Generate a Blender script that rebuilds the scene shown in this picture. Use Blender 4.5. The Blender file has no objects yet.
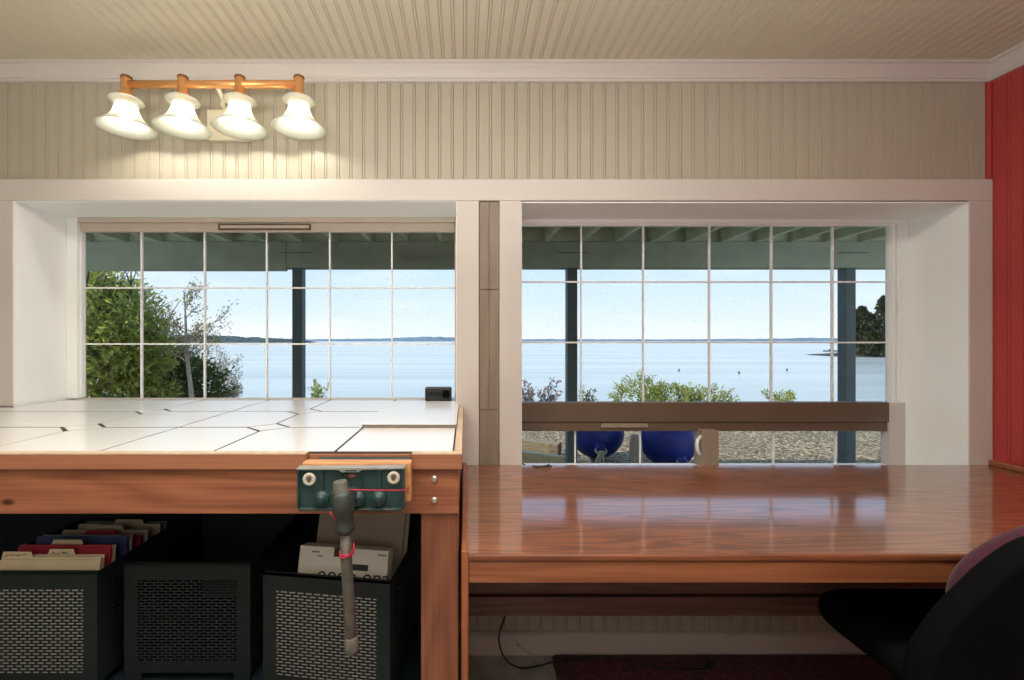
import bpy, bmesh, math, random
from mathutils import Vector, Matrix, noise as mnoise
R = math.radians
sc = bpy.context.scene
col = sc.collection
random.seed(7)

# ------------------------------------------------------------------ camera
F = 455.2                      # focal length in pixels (16 mm on a 36 mm sensor)
CZ = 1.235                     # eye height
CD = 1.785                     # camera to casing plane (casing front is Y = 0)
cam_d = bpy.data.cameras.new('camera')
cam_d.sensor_width = 36.0
cam_d.lens = F / 1024 * 36.0
cam_d.shift_x = (512 - 465) / 1024
cam_d.shift_y = 1 / 1024
cam_d.clip_start = 0.02
cam_d.clip_end = 20000
cam = bpy.data.objects.new('camera', cam_d)
cam.location = (0, -CD, CZ)
cam.rotation_euler = (R(90), 0, 0)
col.objects.link(cam)
sc.camera = cam

# ------------------------------------------------------------------ view, sky, sun, fill lights
sc.view_settings.view_transform = 'Standard'
sc.view_settings.look = 'None'
sc.view_settings.gamma = 1.0
sc.view_settings.use_curve_mapping = False
sc.view_settings.exposure = 0.16
sc.cycles.use_denoising = True
sc.cycles.max_bounces = 10
sc.cycles.transparent_max_bounces = 24
sc.cycles.sample_clamp_indirect = 6.0

w = bpy.data.worlds.new('sky'); sc.world = w
w.use_nodes = True
nt = w.node_tree; nt.nodes.clear()
tc = nt.nodes.new('ShaderNodeTexCoord')
sx = nt.nodes.new('ShaderNodeSeparateXYZ')
rmp = nt.nodes.new('ShaderNodeValToRGB')
e = rmp.color_ramp.elements
e[0].position = 0.0; e[0].color = (0.74, 0.80, 0.85, 1)
e[1].position = 1.0; e[1].color = (0.16, 0.34, 0.72, 1)
x_ = e.new(0.07); x_.color = (0.61, 0.735, 0.86, 1)
x_ = e.new(0.22); x_.color = (0.44, 0.63, 0.88, 1)
mp = nt.nodes.new('ShaderNodeMapping'); mp.inputs['Scale'].default_value = (2.2, 2.2, 15)
nz = nt.nodes.new('ShaderNodeTexNoise'); nz.inputs['Scale'].default_value = 1.3; nz.inputs['Detail'].default_value = 5
cr = nt.nodes.new('ShaderNodeValToRGB')
cr.color_ramp.elements[0].position = 0.52; cr.color_ramp.elements[0].color = (0, 0, 0, 1)
cr.color_ramp.elements[1].position = 0.78; cr.color_ramp.elements[1].color = (0.5, 0.5, 0.5, 1)
mx = nt.nodes.new('ShaderNodeMixRGB'); mx.inputs['Color2'].default_value = (0.88, 0.89, 0.93, 1)
bg = nt.nodes.new('ShaderNodeBackground'); bg.inputs['Strength'].default_value = 1.18
wo = nt.nodes.new('ShaderNodeOutputWorld')
L = nt.links.new
L(tc.outputs['Generated'], sx.inputs[0]); L(sx.outputs['Z'], rmp.inputs[0])
L(tc.outputs['Generated'], mp.inputs[0]); L(mp.outputs[0], nz.inputs['Vector']); L(nz.outputs['Fac'], cr.inputs[0])
L(cr.outputs[0], mx.inputs['Fac']); L(rmp.outputs[0], mx.inputs['Color1']); L(mx.outputs[0], bg.inputs[0]); L(bg.outputs[0], wo.inputs[0])

def light(name, kind, loc, energy, color, **kw):
    d = bpy.data.lights.new(name, kind); d.energy = energy; d.color = color
    for k, v in kw.items(): setattr(d, k, v)
    o = bpy.data.objects.new(name, d); o.location = loc; col.objects.link(o)
    return o
sun = light('sun', 'SUN', (-8, 0, 12), 4.2, (1.0, 0.93, 0.80), angle=R(0.6))
sun.rotation_euler = Vector((0.84, 0.03, -0.56)).to_track_quat('-Z', 'Y').to_euler()
fill_a = light('overhead_fill', 'AREA', (-0.1, -1.30, 2.29), 26, (1.0, 0.95, 0.89), shape='RECTANGLE', size=2.6, size_y=0.35)  # unseen overhead area light, added to brighten the room
fill_b = light('bounce_fill', 'AREA', (-0.2, -2.05, 1.5), 66, (1.0, 0.95, 0.90), shape='RECTANGLE', size=1.6, size_y=0.8)  # unseen upward fill, added to bounce soft light off the ceiling
fill_b.rotation_euler = (R(180), 0, 0)
fill_c = light('rear_fill', 'AREA', (-0.2, -4.0, 1.6), 10, (1.0, 0.95, 0.90), shape='RECTANGLE', size=2.4, size_y=1.2)  # unseen weak fill from the rear, added for the fronts and underdesk
fill_c.rotation_euler = (R(90), 0, 0)

# ------------------------------------------------------------------ helpers
def P(x, y, d):
    """measured photo position at a known distance from the camera -> metres"""
    return Vector(((x - 465) * d / F, d - CD, CZ - (y - 341) * d / F))
def FX(x, d): return (x - 465) * d / F
def FZ(y, d): return CZ - (y - 341) * d / F

class MB:
    def __init__(s): s.bm = bmesh.new()
    def box(s, x0, x1, y0, y1, z0, z1, M=None):
        vs = [s.bm.verts.new(c) for c in ((x0,y0,z0),(x1,y0,z0),(x1,y1,z0),(x0,y1,z0),(x0,y0,z1),(x1,y0,z1),(x1,y1,z1),(x0,y1,z1))]
        if M is not None:
            for v in vs: v.co = M @ v.co
        for f in ((3,2,1,0),(4,5,6,7),(0,1,5,4),(1,2,6,5),(2,3,7,6),(3,0,4,7)): s.bm.faces.new([vs[i] for i in f])
        return s
    def ring(s, pts): return [s.bm.verts.new(p) for p in pts]
    def bridge(s, a, b, smooth=True):
        n = len(a)
        for i in range(n):
            f = s.bm.faces.new((a[i], a[(i+1) % n], b[(i+1) % n], b[i])); f.smooth = smooth
    def tube(s, pts, r, n=10, caps=True, smooth=True):
        pts = [Vector(p) for p in pts]
        rs = r if isinstance(r, (list, tuple)) else [r] * len(pts)
        prev = None; rings = []; up = None
        for i, p in enumerate(pts):
            t = (pts[min(i+1, len(pts)-1)] - pts[max(i-1, 0)]).normalized()
            if up is None:
                up = Vector((0,0,1)) if abs(t.z) < 0.9 else Vector((1,0,0))
            a = t.cross(up)
            if a.length < 1e-5: a = t.cross(Vector((0,1,0)))
            a.normalize(); b = a.cross(t).normalized(); up = b
            rings.append(s.ring([p + (a*math.cos(2*math.pi*k/n) + b*math.sin(2*math.pi*k/n)) * rs[i] for k in range(n)]))
        for a, b in zip(rings, rings[1:]): s.bridge(a, b, smooth)
        if caps:
            s.bm.faces.new(rings[0][::-1]); s.bm.faces.new(rings[-1])
        return s
    def lathe(s, prof, M=None, n=24, caps=(False, False), smooth=True):
        M = M or Matrix()
        rings = [s.ring([M @ Vector((r*math.cos(2*math.pi*k/n), r*math.sin(2*math.pi*k/n), z)) for k in range(n)]) for r, z in prof]
        for a, b in zip(rings, rings[1:]): s.bridge(a, b, smooth)
        if caps[0]: s.bm.faces.new(rings[0][::-1])
        if caps[1]: s.bm.faces.new(rings[-1])
        return s
    def prism(s, poly, axis, a0, a1):
        """extrude a 2-D polygon along an axis ('x','y','z')"""
        def pt(u, v, a): return {'x': (a, u, v), 'y': (u, a, v), 'z': (u, v, a)}[axis]
        A = s.ring([pt(u, v, a0) for u, v in poly]); B = s.ring([pt(u, v, a1) for u, v in poly])
        n = len(A)
        for i in range(n): s.bm.faces.new((A[i], A[(i+1) % n], B[(i+1) % n], B[i]))
        s.bm.faces.new(A[::-1]); s.bm.faces.new(B)
        return s
    def ball(s, c, r, n=12, sc3=(1,1,1)):
        m = Matrix.Translation(c) @ Matrix.Diagonal((r*sc3[0], r*sc3[1], r*sc3[2], 1))
        k = bmesh.ops.create_uvsphere(s.bm, u_segments=n*2, v_segments=n, radius=1, matrix=m)
        for v in k['verts']:
            for f in v.link_faces: f.smooth = True
        return s
    def build(s, name, mat, parent=None, bev=0, seg=2, local=False):
        bmesh.ops.recalc_face_normals(s.bm, faces=s.bm.faces)
        me = bpy.data.meshes.new(name)
        if parent is not None and not local:
            off = parent.location.copy(); q = parent.parent
            while q: off += q.location; q = q.parent
            for v in s.bm.verts: v.co -= off
        s.bm.to_mesh(me); s.bm.free()
        if mat: me.materials.append(mat)
        o = bpy.data.objects.new(name, me); col.objects.link(o)
        if parent is not None: o.parent = parent
        if bev:
            m = o.modifiers.new('bevel', 'BEVEL'); m.width = bev; m.segments = seg; m.limit_method = 'ANGLE'; m.angle_limit = R(40)
        return o

def thing(name, label, cat, loc=(0,0,0), group=None):
    o = bpy.data.objects.new(name, None); col.objects.link(o)
    o.location = loc; o.empty_display_size = 0.05
    return tag(o, label, cat, group)
def tag(o, label, cat, group=None):
    o['label'] = label; o['category'] = cat
    if group: o['group'] = group
    return o
def struct(o):
    o['kind'] = 'structure'; return o
def mesh_thing(name, mb, mat, label, cat, group=None, bev=0, origin=None):
    o = mb.build(name, mat, bev=bev); return tag(o, label, cat, group)
def duplicate(root, loc, rotz=None, label=None):
    r = root.copy(); col.objects.link(r); r.location = loc
    if rotz is not None: r.rotation_euler[2] = rotz
    if label: r['label'] = label
    for ch in list(root.children):
        c = ch.copy(); col.objects.link(c); c.parent = r
        for g in list(ch.children):
            d = g.copy(); col.objects.link(d); d.parent = c
    return r

# ------------------------------------------------------------------ materials
def mat(name, color=(0.8,0.8,0.8), rough=0.5, metal=0.0, coat=0.0, coat_rough=0.05, coat_ior=1.5, var=0.0, vscale=6.0, bump=0.0, bscale=60.0, spec=0.5, sheen=0.0):
    m = bpy.data.materials.new(name); m.use_nodes = True
    nt = m.node_tree; b = nt.nodes['Principled BSDF']
    b.inputs['Base Color'].default_value = (*color, 1); b.inputs['Roughness'].default_value = rough
    b.inputs['Metallic'].default_value = metal; b.inputs['Coat Weight'].default_value = coat
    b.inputs['Coat Roughness'].default_value = coat_rough; b.inputs['Coat IOR'].default_value = coat_ior
    b.inputs['Specular IOR Level'].default_value = spec
    if sheen: b.inputs['Sheen Weight'].default_value = sheen
    tc = nt.nodes.new('ShaderNodeTexCoord')
    if var:
        n = nt.nodes.new('ShaderNodeTexNoise'); n.inputs['Scale'].default_value = vscale; n.inputs['Detail'].default_value = 4
        nt.links.new(tc.outputs['Object'], n.inputs['Vector'])
        r = nt.nodes.new('ShaderNodeValToRGB')
        r.color_ramp.elements[0].position = 0.3; r.color_ramp.elements[1].position = 0.7
        r.color_ramp.elements[0].color = (*[c*(1-var) for c in color], 1)
        r.color_ramp.elements[1].color = (*[min(1, c*(1+var)) for c in color], 1)
        nt.links.new(n.outputs['Fac'], r.inputs[0]); nt.links.new(r.outputs[0], b.inputs['Base Color'])
    if bump:
        n = nt.nodes.new('ShaderNodeTexNoise'); n.inputs['Scale'].default_value = bscale; n.inputs['Detail'].default_value = 3
        nt.links.new(tc.outputs['Object'], n.inputs['Vector'])
        bp = nt.nodes.new('ShaderNodeBump'); bp.inputs['Strength'].default_value = bump; bp.inputs['Distance'].default_value = 0.002
        nt.links.new(n.outputs['Fac'], bp.inputs['Height']); nt.links.new(bp.outputs[0], b.inputs['Normal'])
    return m

def wood(name, dark, light_, axis='x', scale=1.0, rough=0.45, coat=0.0, coat_rough=0.1, coat_ior=1.5, contrast=0.75, rings=9.0, knots=False):
    m = bpy.data.materials.new(name); m.use_nodes = True
    nt = m.node_tree; b = nt.nodes['Principled BSDF']; N = nt.nodes.new; K = nt.links.new
    tc = N('ShaderNodeTexCoord'); mp = N('ShaderNodeMapping')
    st = {'x': (0.9, 9, 9), 'y': (9, 0.9, 9), 'z': (9, 9, 0.9)}[axis]
    mp.inputs['Scale'].default_value = tuple(v*scale for v in st)
    K(tc.outputs['Object'], mp.inputs[0])
    n1 = N('ShaderNodeTexNoise'); n1.inputs['Scale'].default_value = 0.9; n1.inputs['Detail'].default_value = 1.5
    K(mp.outputs[0], n1.inputs['Vector'])
    mul = N('ShaderNodeMath'); mul.operation = 'MULTIPLY'; mul.inputs[1].default_value = rings; K(n1.outputs['Fac'], mul.inputs[0])
    pp = N('ShaderNodeMath'); pp.operation = 'PINGPONG'; pp.inputs[1].default_value = 0.5; K(mul.outputs[0], pp.inputs[0])
    mp2 = N('ShaderNodeMapping'); mp2.inputs['Scale'].default_value = tuple((v if v < 1 else v*7)*scale*2.2 for v in st); K(tc.outputs['Object'], mp2.inputs[0])
    n2 = N('ShaderNodeTexNoise'); n2.inputs['Scale'].default_value = 1.5; n2.inputs['Detail'].default_value = 4; K(mp2.outputs[0], n2.inputs['Vector'])
    ad = N('ShaderNodeMath'); ad.operation = 'MULTIPLY_ADD'; ad.inputs[1].default_value = 0.9; K(pp.outputs[0], ad.inputs[0]); K(n2.outputs['Fac'], ad.inputs[2])
    rp = N('ShaderNodeValToRGB'); K(ad.outputs[0], rp.inputs[0])
    e = rp.color_ramp.elements
    e[0].position = 0.35; e[1].position = 0.35 + contrast*0.8
    e[0].color = (*dark, 1); e[1].color = (*light_, 1)
    out = rp.outputs[0]
    if knots:
        mpk = N('ShaderNodeMapping'); mpk.inputs['Scale'].default_value = (4.2, 7.0, 9.0); K(tc.outputs['Object'], mpk.inputs[0])
        v = N('ShaderNodeTexVoronoi'); v.inputs['Scale'].default_value = 1.0; K(mpk.outputs[0], v.inputs['Vector'])
        kr = N('ShaderNodeValToRGB'); K(v.outputs['Distance'], kr.inputs[0])
        kr.color_ramp.elements[0].position = 0.05; kr.color_ramp.elements[0].color = (0.18, 0.10, 0.06, 1)
        kr.color_ramp.elements[1].position = 0.10; kr.color_ramp.elements[1].color = (1, 1, 1, 1)
        mm = N('ShaderNodeMixRGB'); mm.blend_type = 'MULTIPLY'; mm.inputs['Fac'].default_value = 1
        K(out, mm.inputs['Color1']); K(kr.outputs[0], mm.inputs['Color2']); out = mm.outputs[0]
    K(out, b.inputs['Base Color'])
    b.inputs['Roughness'].default_value = rough; b.inputs['Coat Weight'].default_value = coat
    b.inputs['Coat Roughness'].default_value = coat_rough; b.inputs['Coat IOR'].default_value = coat_ior
    bp = N('ShaderNodeBump'); bp.inputs['Strength'].default_value = 0.12; bp.inputs['Distance'].default_value = 0.001
    K(ad.outputs[0], bp.inputs['Height']); K(bp.outputs[0], b.inputs['Normal'])
    return m

def glass_mat():
    m = bpy.data.materials.new('window_glass'); m.use_nodes = True
    nt = m.node_tree; nt.nodes.clear(); N = nt.nodes.new; K = nt.links.new
    tr = N('ShaderNodeBsdfTransparent'); tr.inputs[0].default_value = (0.985, 0.99, 0.99, 1)
    gl = N('ShaderNodeBsdfGlossy'); gl.inputs['Roughness'].default_value = 0.02
    fr = N('ShaderNodeFresnel'); fr.inputs['IOR'].default_value = 1.14
    m1 = N('ShaderNodeMixShader'); K(fr.outputs[0], m1.inputs[0]); K(tr.outputs[0], m1.inputs[1]); K(gl.outputs[0], m1.inputs[2])
    # dried spray on the pane
    tc = N('ShaderNodeTexCoord'); v = N('ShaderNodeTexVoronoi'); v.inputs['Scale'].default_value = 52
    K(tc.outputs['Object'], v.inputs['Vector'])
    lt = N('ShaderNodeMath'); lt.operation = 'LESS_THAN'; lt.inputs[1].default_value = 0.13; K(v.outputs['Distance'], lt.inputs[0])
    nz = N('ShaderNodeTexNoise'); nz.inputs['Scale'].default_value = 5.0; K(tc.outputs['Object'], nz.inputs['Vector'])
    gt = N('ShaderNodeMath'); gt.operation = 'GREATER_THAN'; gt.inputs[1].default_value = 0.42; K(nz.outputs['Fac'], gt.inputs[0])
    mu = N('ShaderNodeMath'); mu.operation = 'MULTIPLY'; K(lt.outputs[0], mu.inputs[0]); K(gt.outputs[0], mu.inputs[1])
    m3 = N('ShaderNodeMath'); m3.operation = 'MULTIPLY'; m3.inputs[1].default_value = 0.2; K(mu.outputs[0], m3.inputs[0])
    tl = N('ShaderNodeBsdfTranslucent'); tl.inputs[0].default_value = (0.9, 0.9, 0.9, 1)
    m2 = N('ShaderNodeMixShader'); K(m3.outputs[0], m2.inputs[0]); K(m1.outputs[0], m2.inputs[1]); K(tl.outputs[0], m2.inputs[2])
    o = N('ShaderNodeOutputMaterial'); K(m2.outputs[0], o.inputs[0])
    return m

def leaf_mat(name, c1, c2, trans=0.35, vscale=3.0):
    m = bpy.data.materials.new(name); m.use_nodes = True
    nt = m.node_tree; nt.nodes.clear(); N = nt.nodes.new; K = nt.links.new
    tc = N('ShaderNodeTexCoord'); n = N('ShaderNodeTexNoise'); n.inputs['Scale'].default_value = vscale; n.inputs['Detail'].default_value = 6
    n.inputs['Roughness'].default_value = 0.8
    K(tc.outputs['Object'], n.inputs['Vector'])
    r = N('ShaderNodeValToRGB'); r.color_ramp.elements[0].position = 0.35; r.color_ramp.elements[1].position = 0.65
    r.color_ramp.elements[0].color = (*c1, 1); r.color_ramp.elements[1].color = (*c2, 1)
    K(n.outputs['Fac'], r.inputs[0])
    p = N('ShaderNodeBsdfPrincipled'); p.inputs['Roughness'].default_value = 0.4; K(r.outputs[0], p.inputs['Base Color'])
    t = N('ShaderNodeBsdfTranslucent'); K(r.outputs[0], t.inputs[0])
    mx = N('ShaderNodeMixShader'); mx.inputs[0].default_value = trans; K(p.outputs[0], mx.inputs[1]); K(t.outputs[0], mx.inputs[2])
    o = N('ShaderNodeOutputMaterial'); K(mx.outputs[0], o.inputs[0])
    return m

M = {}
M['bead'] = mat('cream_beadboard_paint', (0.43, 0.393, 0.31), 0.42, var=0.03, vscale=2, bump=0.03, bscale=150)
M['ceil'] = mat('cream_ceiling_paint', (0.58, 0.53, 0.42), 0.5, var=0.03, vscale=2)
M['trim'] = mat('pinkish_white_trim_paint', (0.59, 0.55, 0.515), 0.4, var=0.02, vscale=3)
M['reveal'] = mat('white_reveal_paint', (0.92, 0.945, 0.935), 0.45, var=0.02, vscale=2)
M['filler'] = wood('taupe_filler_board', (0.21, 0.165, 0.125), (0.27, 0.215, 0.168), 'z', rough=0.5, contrast=1.0)
M['red'] = mat('red_wall_paint', (0.44, 0.05, 0.05), 0.45, var=0.08, vscale=3)
M['vinyl'] = mat('white_vinyl', (0.88, 0.91, 0.91), 0.35)
M['vinyl_beige'] = mat('beige_vinyl', (0.60, 0.52, 0.44), 0.4)
M['brown'] = mat('brown_sash_paint', (0.13, 0.088, 0.06), 0.45, var=0.1, vscale=4)
M['glass'] = glass_mat()
M['mullion'] = mat('taupe_sash_paint', (0.30, 0.235, 0.175), 0.45)
M['floor'] = mat('grey_vinyl_floor', (0.36, 0.36, 0.335), 0.45, var=0.25, vscale=14)
M['mat'] = mat('maroon_carpet', (0.10, 0.036, 0.044), 0.95, var=0.45, vscale=60, bump=0.8, bscale=300)
M['oak'] = wood('red_oak_varnish', (0.115, 0.030, 0.009), (0.33, 0.105, 0.034), 'x', 1.5, rough=0.35, coat=1.0, coat_rough=0.09, coat_ior=2.3, contrast=0.7, rings=11)
M['oak_edge'] = wood('red_oak_edge', (0.20, 0.062, 0.023), (0.34, 0.122, 0.05), 'x', 1.2, rough=0.45, coat=0.2, coat_rough=0.3, contrast=0.8, rings=7)
M['oak_nose'] = wood('red_oak_nosing', (0.13, 0.04, 0.017), (0.24, 0.078, 0.034), 'x', 1.2, rough=0.5, contrast=0.9, rings=6)
M['oak_v'] = wood('red_oak_upright', (0.24, 0.066, 0.024), (0.38, 0.13, 0.05), 'z', 1.2, rough=0.4, coat=0.4, coat_rough=0.2, contrast=0.9, rings=6)
M['oak_dark'] = wood('dark_oak_panel', (0.075, 0.034, 0.025), (0.15, 0.068, 0.048), 'x', 1.3, rough=0.5, contrast=0.9, rings=8)
M['fir'] = wood('fir_bench_board', (0.20, 0.065, 0.03), (0.37, 0.14, 0.068), 'x', 1.0, rough=0.5, contrast=0.75, rings=12, knots=True)
M['fir_lip'] = wood('fir_bench_lip', (0.27, 0.10, 0.048), (0.40, 0.17, 0.09), 'x', 1.0, rough=0.5, contrast=0.9, rings=6)
M['fir_v'] = wood('fir_bench_leg', (0.17, 0.056, 0.029), (0.29, 0.108, 0.055), 'z', 1.0, rough=0.5, contrast=0.8, rings=8)
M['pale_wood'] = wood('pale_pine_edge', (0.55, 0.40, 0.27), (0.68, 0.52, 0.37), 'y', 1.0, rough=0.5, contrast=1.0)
M['orange_wood'] = wood('orange_maple_jaw', (0.48, 0.21, 0.08), (0.62, 0.32, 0.14), 'x', 1.2, rough=0.45, contrast=1.0)
M['tile'] = mat('white_glazed_tile', (0.88, 0.88, 0.87), 0.3, coat=0.5, coat_rough=0.12)
M['board_edge'] = mat('grey_brown_board_edge', (0.17, 0.145, 0.125), 0.7)
M['grout'] = mat('dark_grout', (0.05, 0.04, 0.035), 0.8)
M['bench_shade'] = mat('blackish_teal_shade', (0.007, 0.017, 0.024), 0.6, spec=0.3)  # deep shade under the bench put into the colour
M['steel_dark'] = mat('black_powder_coat', (0.011, 0.017, 0.018), 0.6, spec=0.25)
M['vise'] = mat('dark_green_enamel', (0.02, 0.055, 0.055), 0.35, var=0.25, vscale=25, bump=0.15, bscale=120)
M['vise_worn'] = mat('greenish_grey_iron', (0.05, 0.062, 0.056), 0.45, metal=0.3, var=0.35, vscale=40, bump=0.3, bscale=90)
M['steel'] = mat('bare_grey_steel', (0.50, 0.53, 0.53), 0.35, metal=0.6, var=0.12, vscale=30)
M['pipe'] = mat('galvanised_pipe', (0.13, 0.125, 0.11), 0.5, metal=0.4, var=0.3, vscale=45, bump=0.3, bscale=120)
M['cap'] = mat('grey_plastic_cap', (0.115, 0.11, 0.095), 0.55, var=0.2, vscale=50)
M['washer'] = mat('pale_washer', (0.58, 0.56, 0.47), 0.5)
M['string'] = mat('red_string', (0.52, 0.035, 0.08), 0.8)
M['badge'] = mat('faded_red_badge', (0.35, 0.12, 0.10), 0.5)
M['bolt'] = mat('zinc_bolt', (0.62, 0.60, 0.55), 0.3, metal=0.8)
M['copper'] = mat('polished_copper', (0.80, 0.40, 0.15), 0.25, metal=0.55, var=0.06, vscale=10)
M['copper_dark'] = mat('dark_copper_ring', (0.24, 0.09, 0.04), 0.35, metal=0.5)
M['almond'] = mat('almond_enamel', (0.74, 0.68, 0.52), 0.4)
M['black'] = mat('black_plastic', (0.012, 0.012, 0.013), 0.4)
M['black_rubber'] = mat('black_cable', (0.012, 0.012, 0.014), 0.5)
M['white_cable'] = mat('grey_white_cable', (0.45, 0.43, 0.39), 0.5)
M['chair_fabric'] = mat('maroon_chair_fabric', (0.062, 0.011, 0.026), 0.95, var=0.3, vscale=150, bump=0.5, bscale=400, sheen=0.12)
M['chair_black'] = mat('black_chair_shell', (0.004, 0.004, 0.005), 0.8, spec=0.06)
M['seat_black'] = mat('black_seat_fabric', (0.005, 0.006, 0.007), 0.9, spec=0.08, var=0.2, vscale=150)
M['manila'] = mat('manila_card', (0.60, 0.52, 0.37), 0.7, var=0.06, vscale=20)
M['manila_grey'] = mat('greyed_manila_card', (0.42, 0.38, 0.29), 0.7, var=0.06, vscale=20)
M['maroon_card'] = mat('crimson_card', (0.32, 0.02, 0.04), 0.6)
M['blue_card'] = mat('blue_card', (0.04, 0.065, 0.19), 0.6)
M['teal_card'] = mat('grey_blue_card', (0.25, 0.32, 0.36), 0.6)
M['green_card'] = mat('grey_green_card', (0.13, 0.15, 0.13), 0.6)
M['white_card'] = mat('white_card', (0.78, 0.77, 0.73), 0.6, var=0.03, vscale=20)
M['grey_board'] = mat('grey_brown_chipboard', (0.37, 0.32, 0.26), 0.7, var=0.08, vscale=15)
M['ink'] = mat('dark_ink', (0.03, 0.03, 0.035), 0.6)
M['deck_paint'] = mat('sage_green_deck_paint', (0.32, 0.375, 0.29), 0.6, var=0.12, vscale=5)
M['deck_joist'] = mat('pale_sage_joist_paint', (0.60, 0.68, 0.52), 0.6, var=0.12, vscale=6)
M['post'] = mat('blue_grey_post_paint', (0.088, 0.128, 0.130), 0.55, var=0.12, vscale=8)
M['buoy'] = mat('blue_vinyl', (0.008, 0.024, 0.26), 0.5, var=0.25, vscale=14)
M['rope'] = mat('weathered_rope', (0.40, 0.42, 0.30), 0.9, var=0.3, vscale=80)
M['drift'] = wood('weathered_timber', (0.17, 0.135, 0.09), (0.36, 0.30, 0.20), 'x', 2.0, rough=0.85, contrast=1.0)
M['drift_pale'] = wood('pale_weathered_plank', (0.46, 0.40, 0.25), (0.62, 0.56, 0.38), 'x', 2.0, rough=0.85, contrast=1.0)
M['stump'] = wood('grey_weathered_stump', (0.22, 0.20, 0.165), (0.42, 0.39, 0.33), 'z', 2.5, rough=0.9, contrast=1.0)
M['bark'] = mat('grey_bark', (0.48, 0.42, 0.34), 0.85, var=0.25, vscale=30)
M['bark_dark'] = mat('dark_bark', (0.075, 0.06, 0.045), 0.85, var=0.25, vscale=30)
M['leaf'] = leaf_mat('bright_evergreen_leaf', (0.09, 0.14, 0.02), (0.66, 0.70, 0.16), 0.4, 14)
M['leaf_dark'] = leaf_mat('dark_shrub_leaf', (0.05, 0.08, 0.02), (0.22, 0.24, 0.06), 0.4, 8)
M['leaf_sparse'] = leaf_mat('sparse_dull_leaf', (0.20, 0.165, 0.06), (0.40, 0.36, 0.12), 0.4, 9)
M['leaf_dry'] = leaf_mat('dry_grey_leaf', (0.46, 0.41, 0.32), (0.70, 0.64, 0.50), 0.4, 12)
M['leaf_juniper'] = leaf_mat('juniper_leaf', (0.14, 0.21, 0.05), (0.55, 0.56, 0.12), 0.5, 5)
M['leaf_pink'] = leaf_mat('pinkish_grey_leaf', (0.24, 0.17, 0.16), (0.40, 0.32, 0.28), 0.3, 12)
M['leaf_conifer'] = leaf_mat('conifer_needles', (0.018, 0.026, 0.010), (0.06, 0.065, 0.022), 0.15, 0.5)
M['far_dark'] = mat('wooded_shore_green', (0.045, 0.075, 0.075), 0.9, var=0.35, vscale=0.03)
M['far_hazy'] = mat('hazy_far_shore', (0.16, 0.235, 0.29), 0.9, var=0.2, vscale=0.004)  # distance haze painted into the bluish shore colour
M['bank'] = mat('dark_shore_bank', (0.05, 0.045, 0.03), 0.9, var=0.3, vscale=0.2)

def shade_mat():
    m = bpy.data.materials.new('frosted_shade_glass'); m.use_nodes = True
    nt = m.node_tree; nt.nodes.clear(); N = nt.nodes.new; K = nt.links.new
    t = N('ShaderNodeBsdfTranslucent'); t.inputs[0].default_value = (0.66, 0.675, 0.60, 1)
    d = N('ShaderNodeBsdfPrincipled'); d.inputs['Base Color'].default_value = (0.64, 0.655, 0.59, 1); d.inputs['Roughness'].default_value = 0.35
    tr = N('ShaderNodeBsdfTransparent')
    a = N('ShaderNodeMixShader'); a.inputs[0].default_value = 0.45; K(t.outputs[0], a.inputs[1]); K(d.outputs[0], a.inputs[2])
    b = N('ShaderNodeMixShader'); b.inputs[0].default_value = 0.13; K(a.outputs[0], b.inputs[1]); K(tr.outputs[0], b.inputs[2])
    o = N('ShaderNodeOutputMaterial'); K(b.outputs[0], o.inputs[0])
    return m
def bulb_mat():
    m = bpy.data.materials.new('lit_bulb'); m.use_nodes = True
    nt = m.node_tree; nt.nodes.clear()
    e = nt.nodes.new('ShaderNodeEmission'); e.inputs[0].default_value = (1.0, 0.92, 0.78, 1); e.inputs[1].default_value = 90
    o = nt.nodes.new('ShaderNodeOutputMaterial'); nt.links.new(e.outputs[0], o.inputs[0])
    return m
M['shade'] = shade_mat(); M['bulb'] = bulb_mat()

def gravel_mat():
    m = bpy.data.materials.new('beach_gravel'); m.use_nodes = True
    nt = m.node_tree; b = nt.nodes['Principled BSDF']; N = nt.nodes.new; K = nt.links.new
    tc = N('ShaderNodeTexCoord'); v = N('ShaderNodeTexVoronoi'); v.inputs['Scale'].default_value = 34
    K(tc.outputs['Object'], v.inputs['Vector'])
    hs = N('ShaderNodeSeparateColor'); K(v.outputs['Color'], hs.inputs[0])
    r = N('ShaderNodeValToRGB'); K(hs.outputs[0], r.inputs[0])
    e = r.color_ramp.elements
    e[0].position = 0.0; e[0].color = (0.09, 0.065, 0.035, 1); e[1].position = 1.0; e[1].color = (0.55, 0.46, 0.29, 1)
    x = e.new(0.5); x.color = (0.25, 0.19, 0.105, 1)
    n = N('ShaderNodeTexNoise'); n.inputs['Scale'].default_value = 0.9; n.inputs['Detail'].default_value = 3; K(tc.outputs['Object'], n.inputs['Vector'])
    mm = N('ShaderNodeMixRGB'); mm.blend_type = 'OVERLAY'; mm.inputs['Fac'].default_value = 0.35; K(r.outputs[0], mm.inputs['Color1']); K(n.outputs['Fac'], mm.inputs['Color2'])
    K(mm.outputs[0], b.inputs['Base Color']); b.inputs['Roughness'].default_value = 0.85
    bp = N('ShaderNodeBump'); bp.inputs['Distance'].default_value = 0.03; bp.inputs['Strength'].default_value = 0.8
    iv = N('ShaderNodeMath'); iv.operation = 'SUBTRACT'; iv.inputs[0].default_value = 1; K(v.outputs['Distance'], iv.inputs[1])
    K(iv.outputs[0], bp.inputs['Height']); K(bp.outputs[0], b.inputs['Normal'])
    return m
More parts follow.
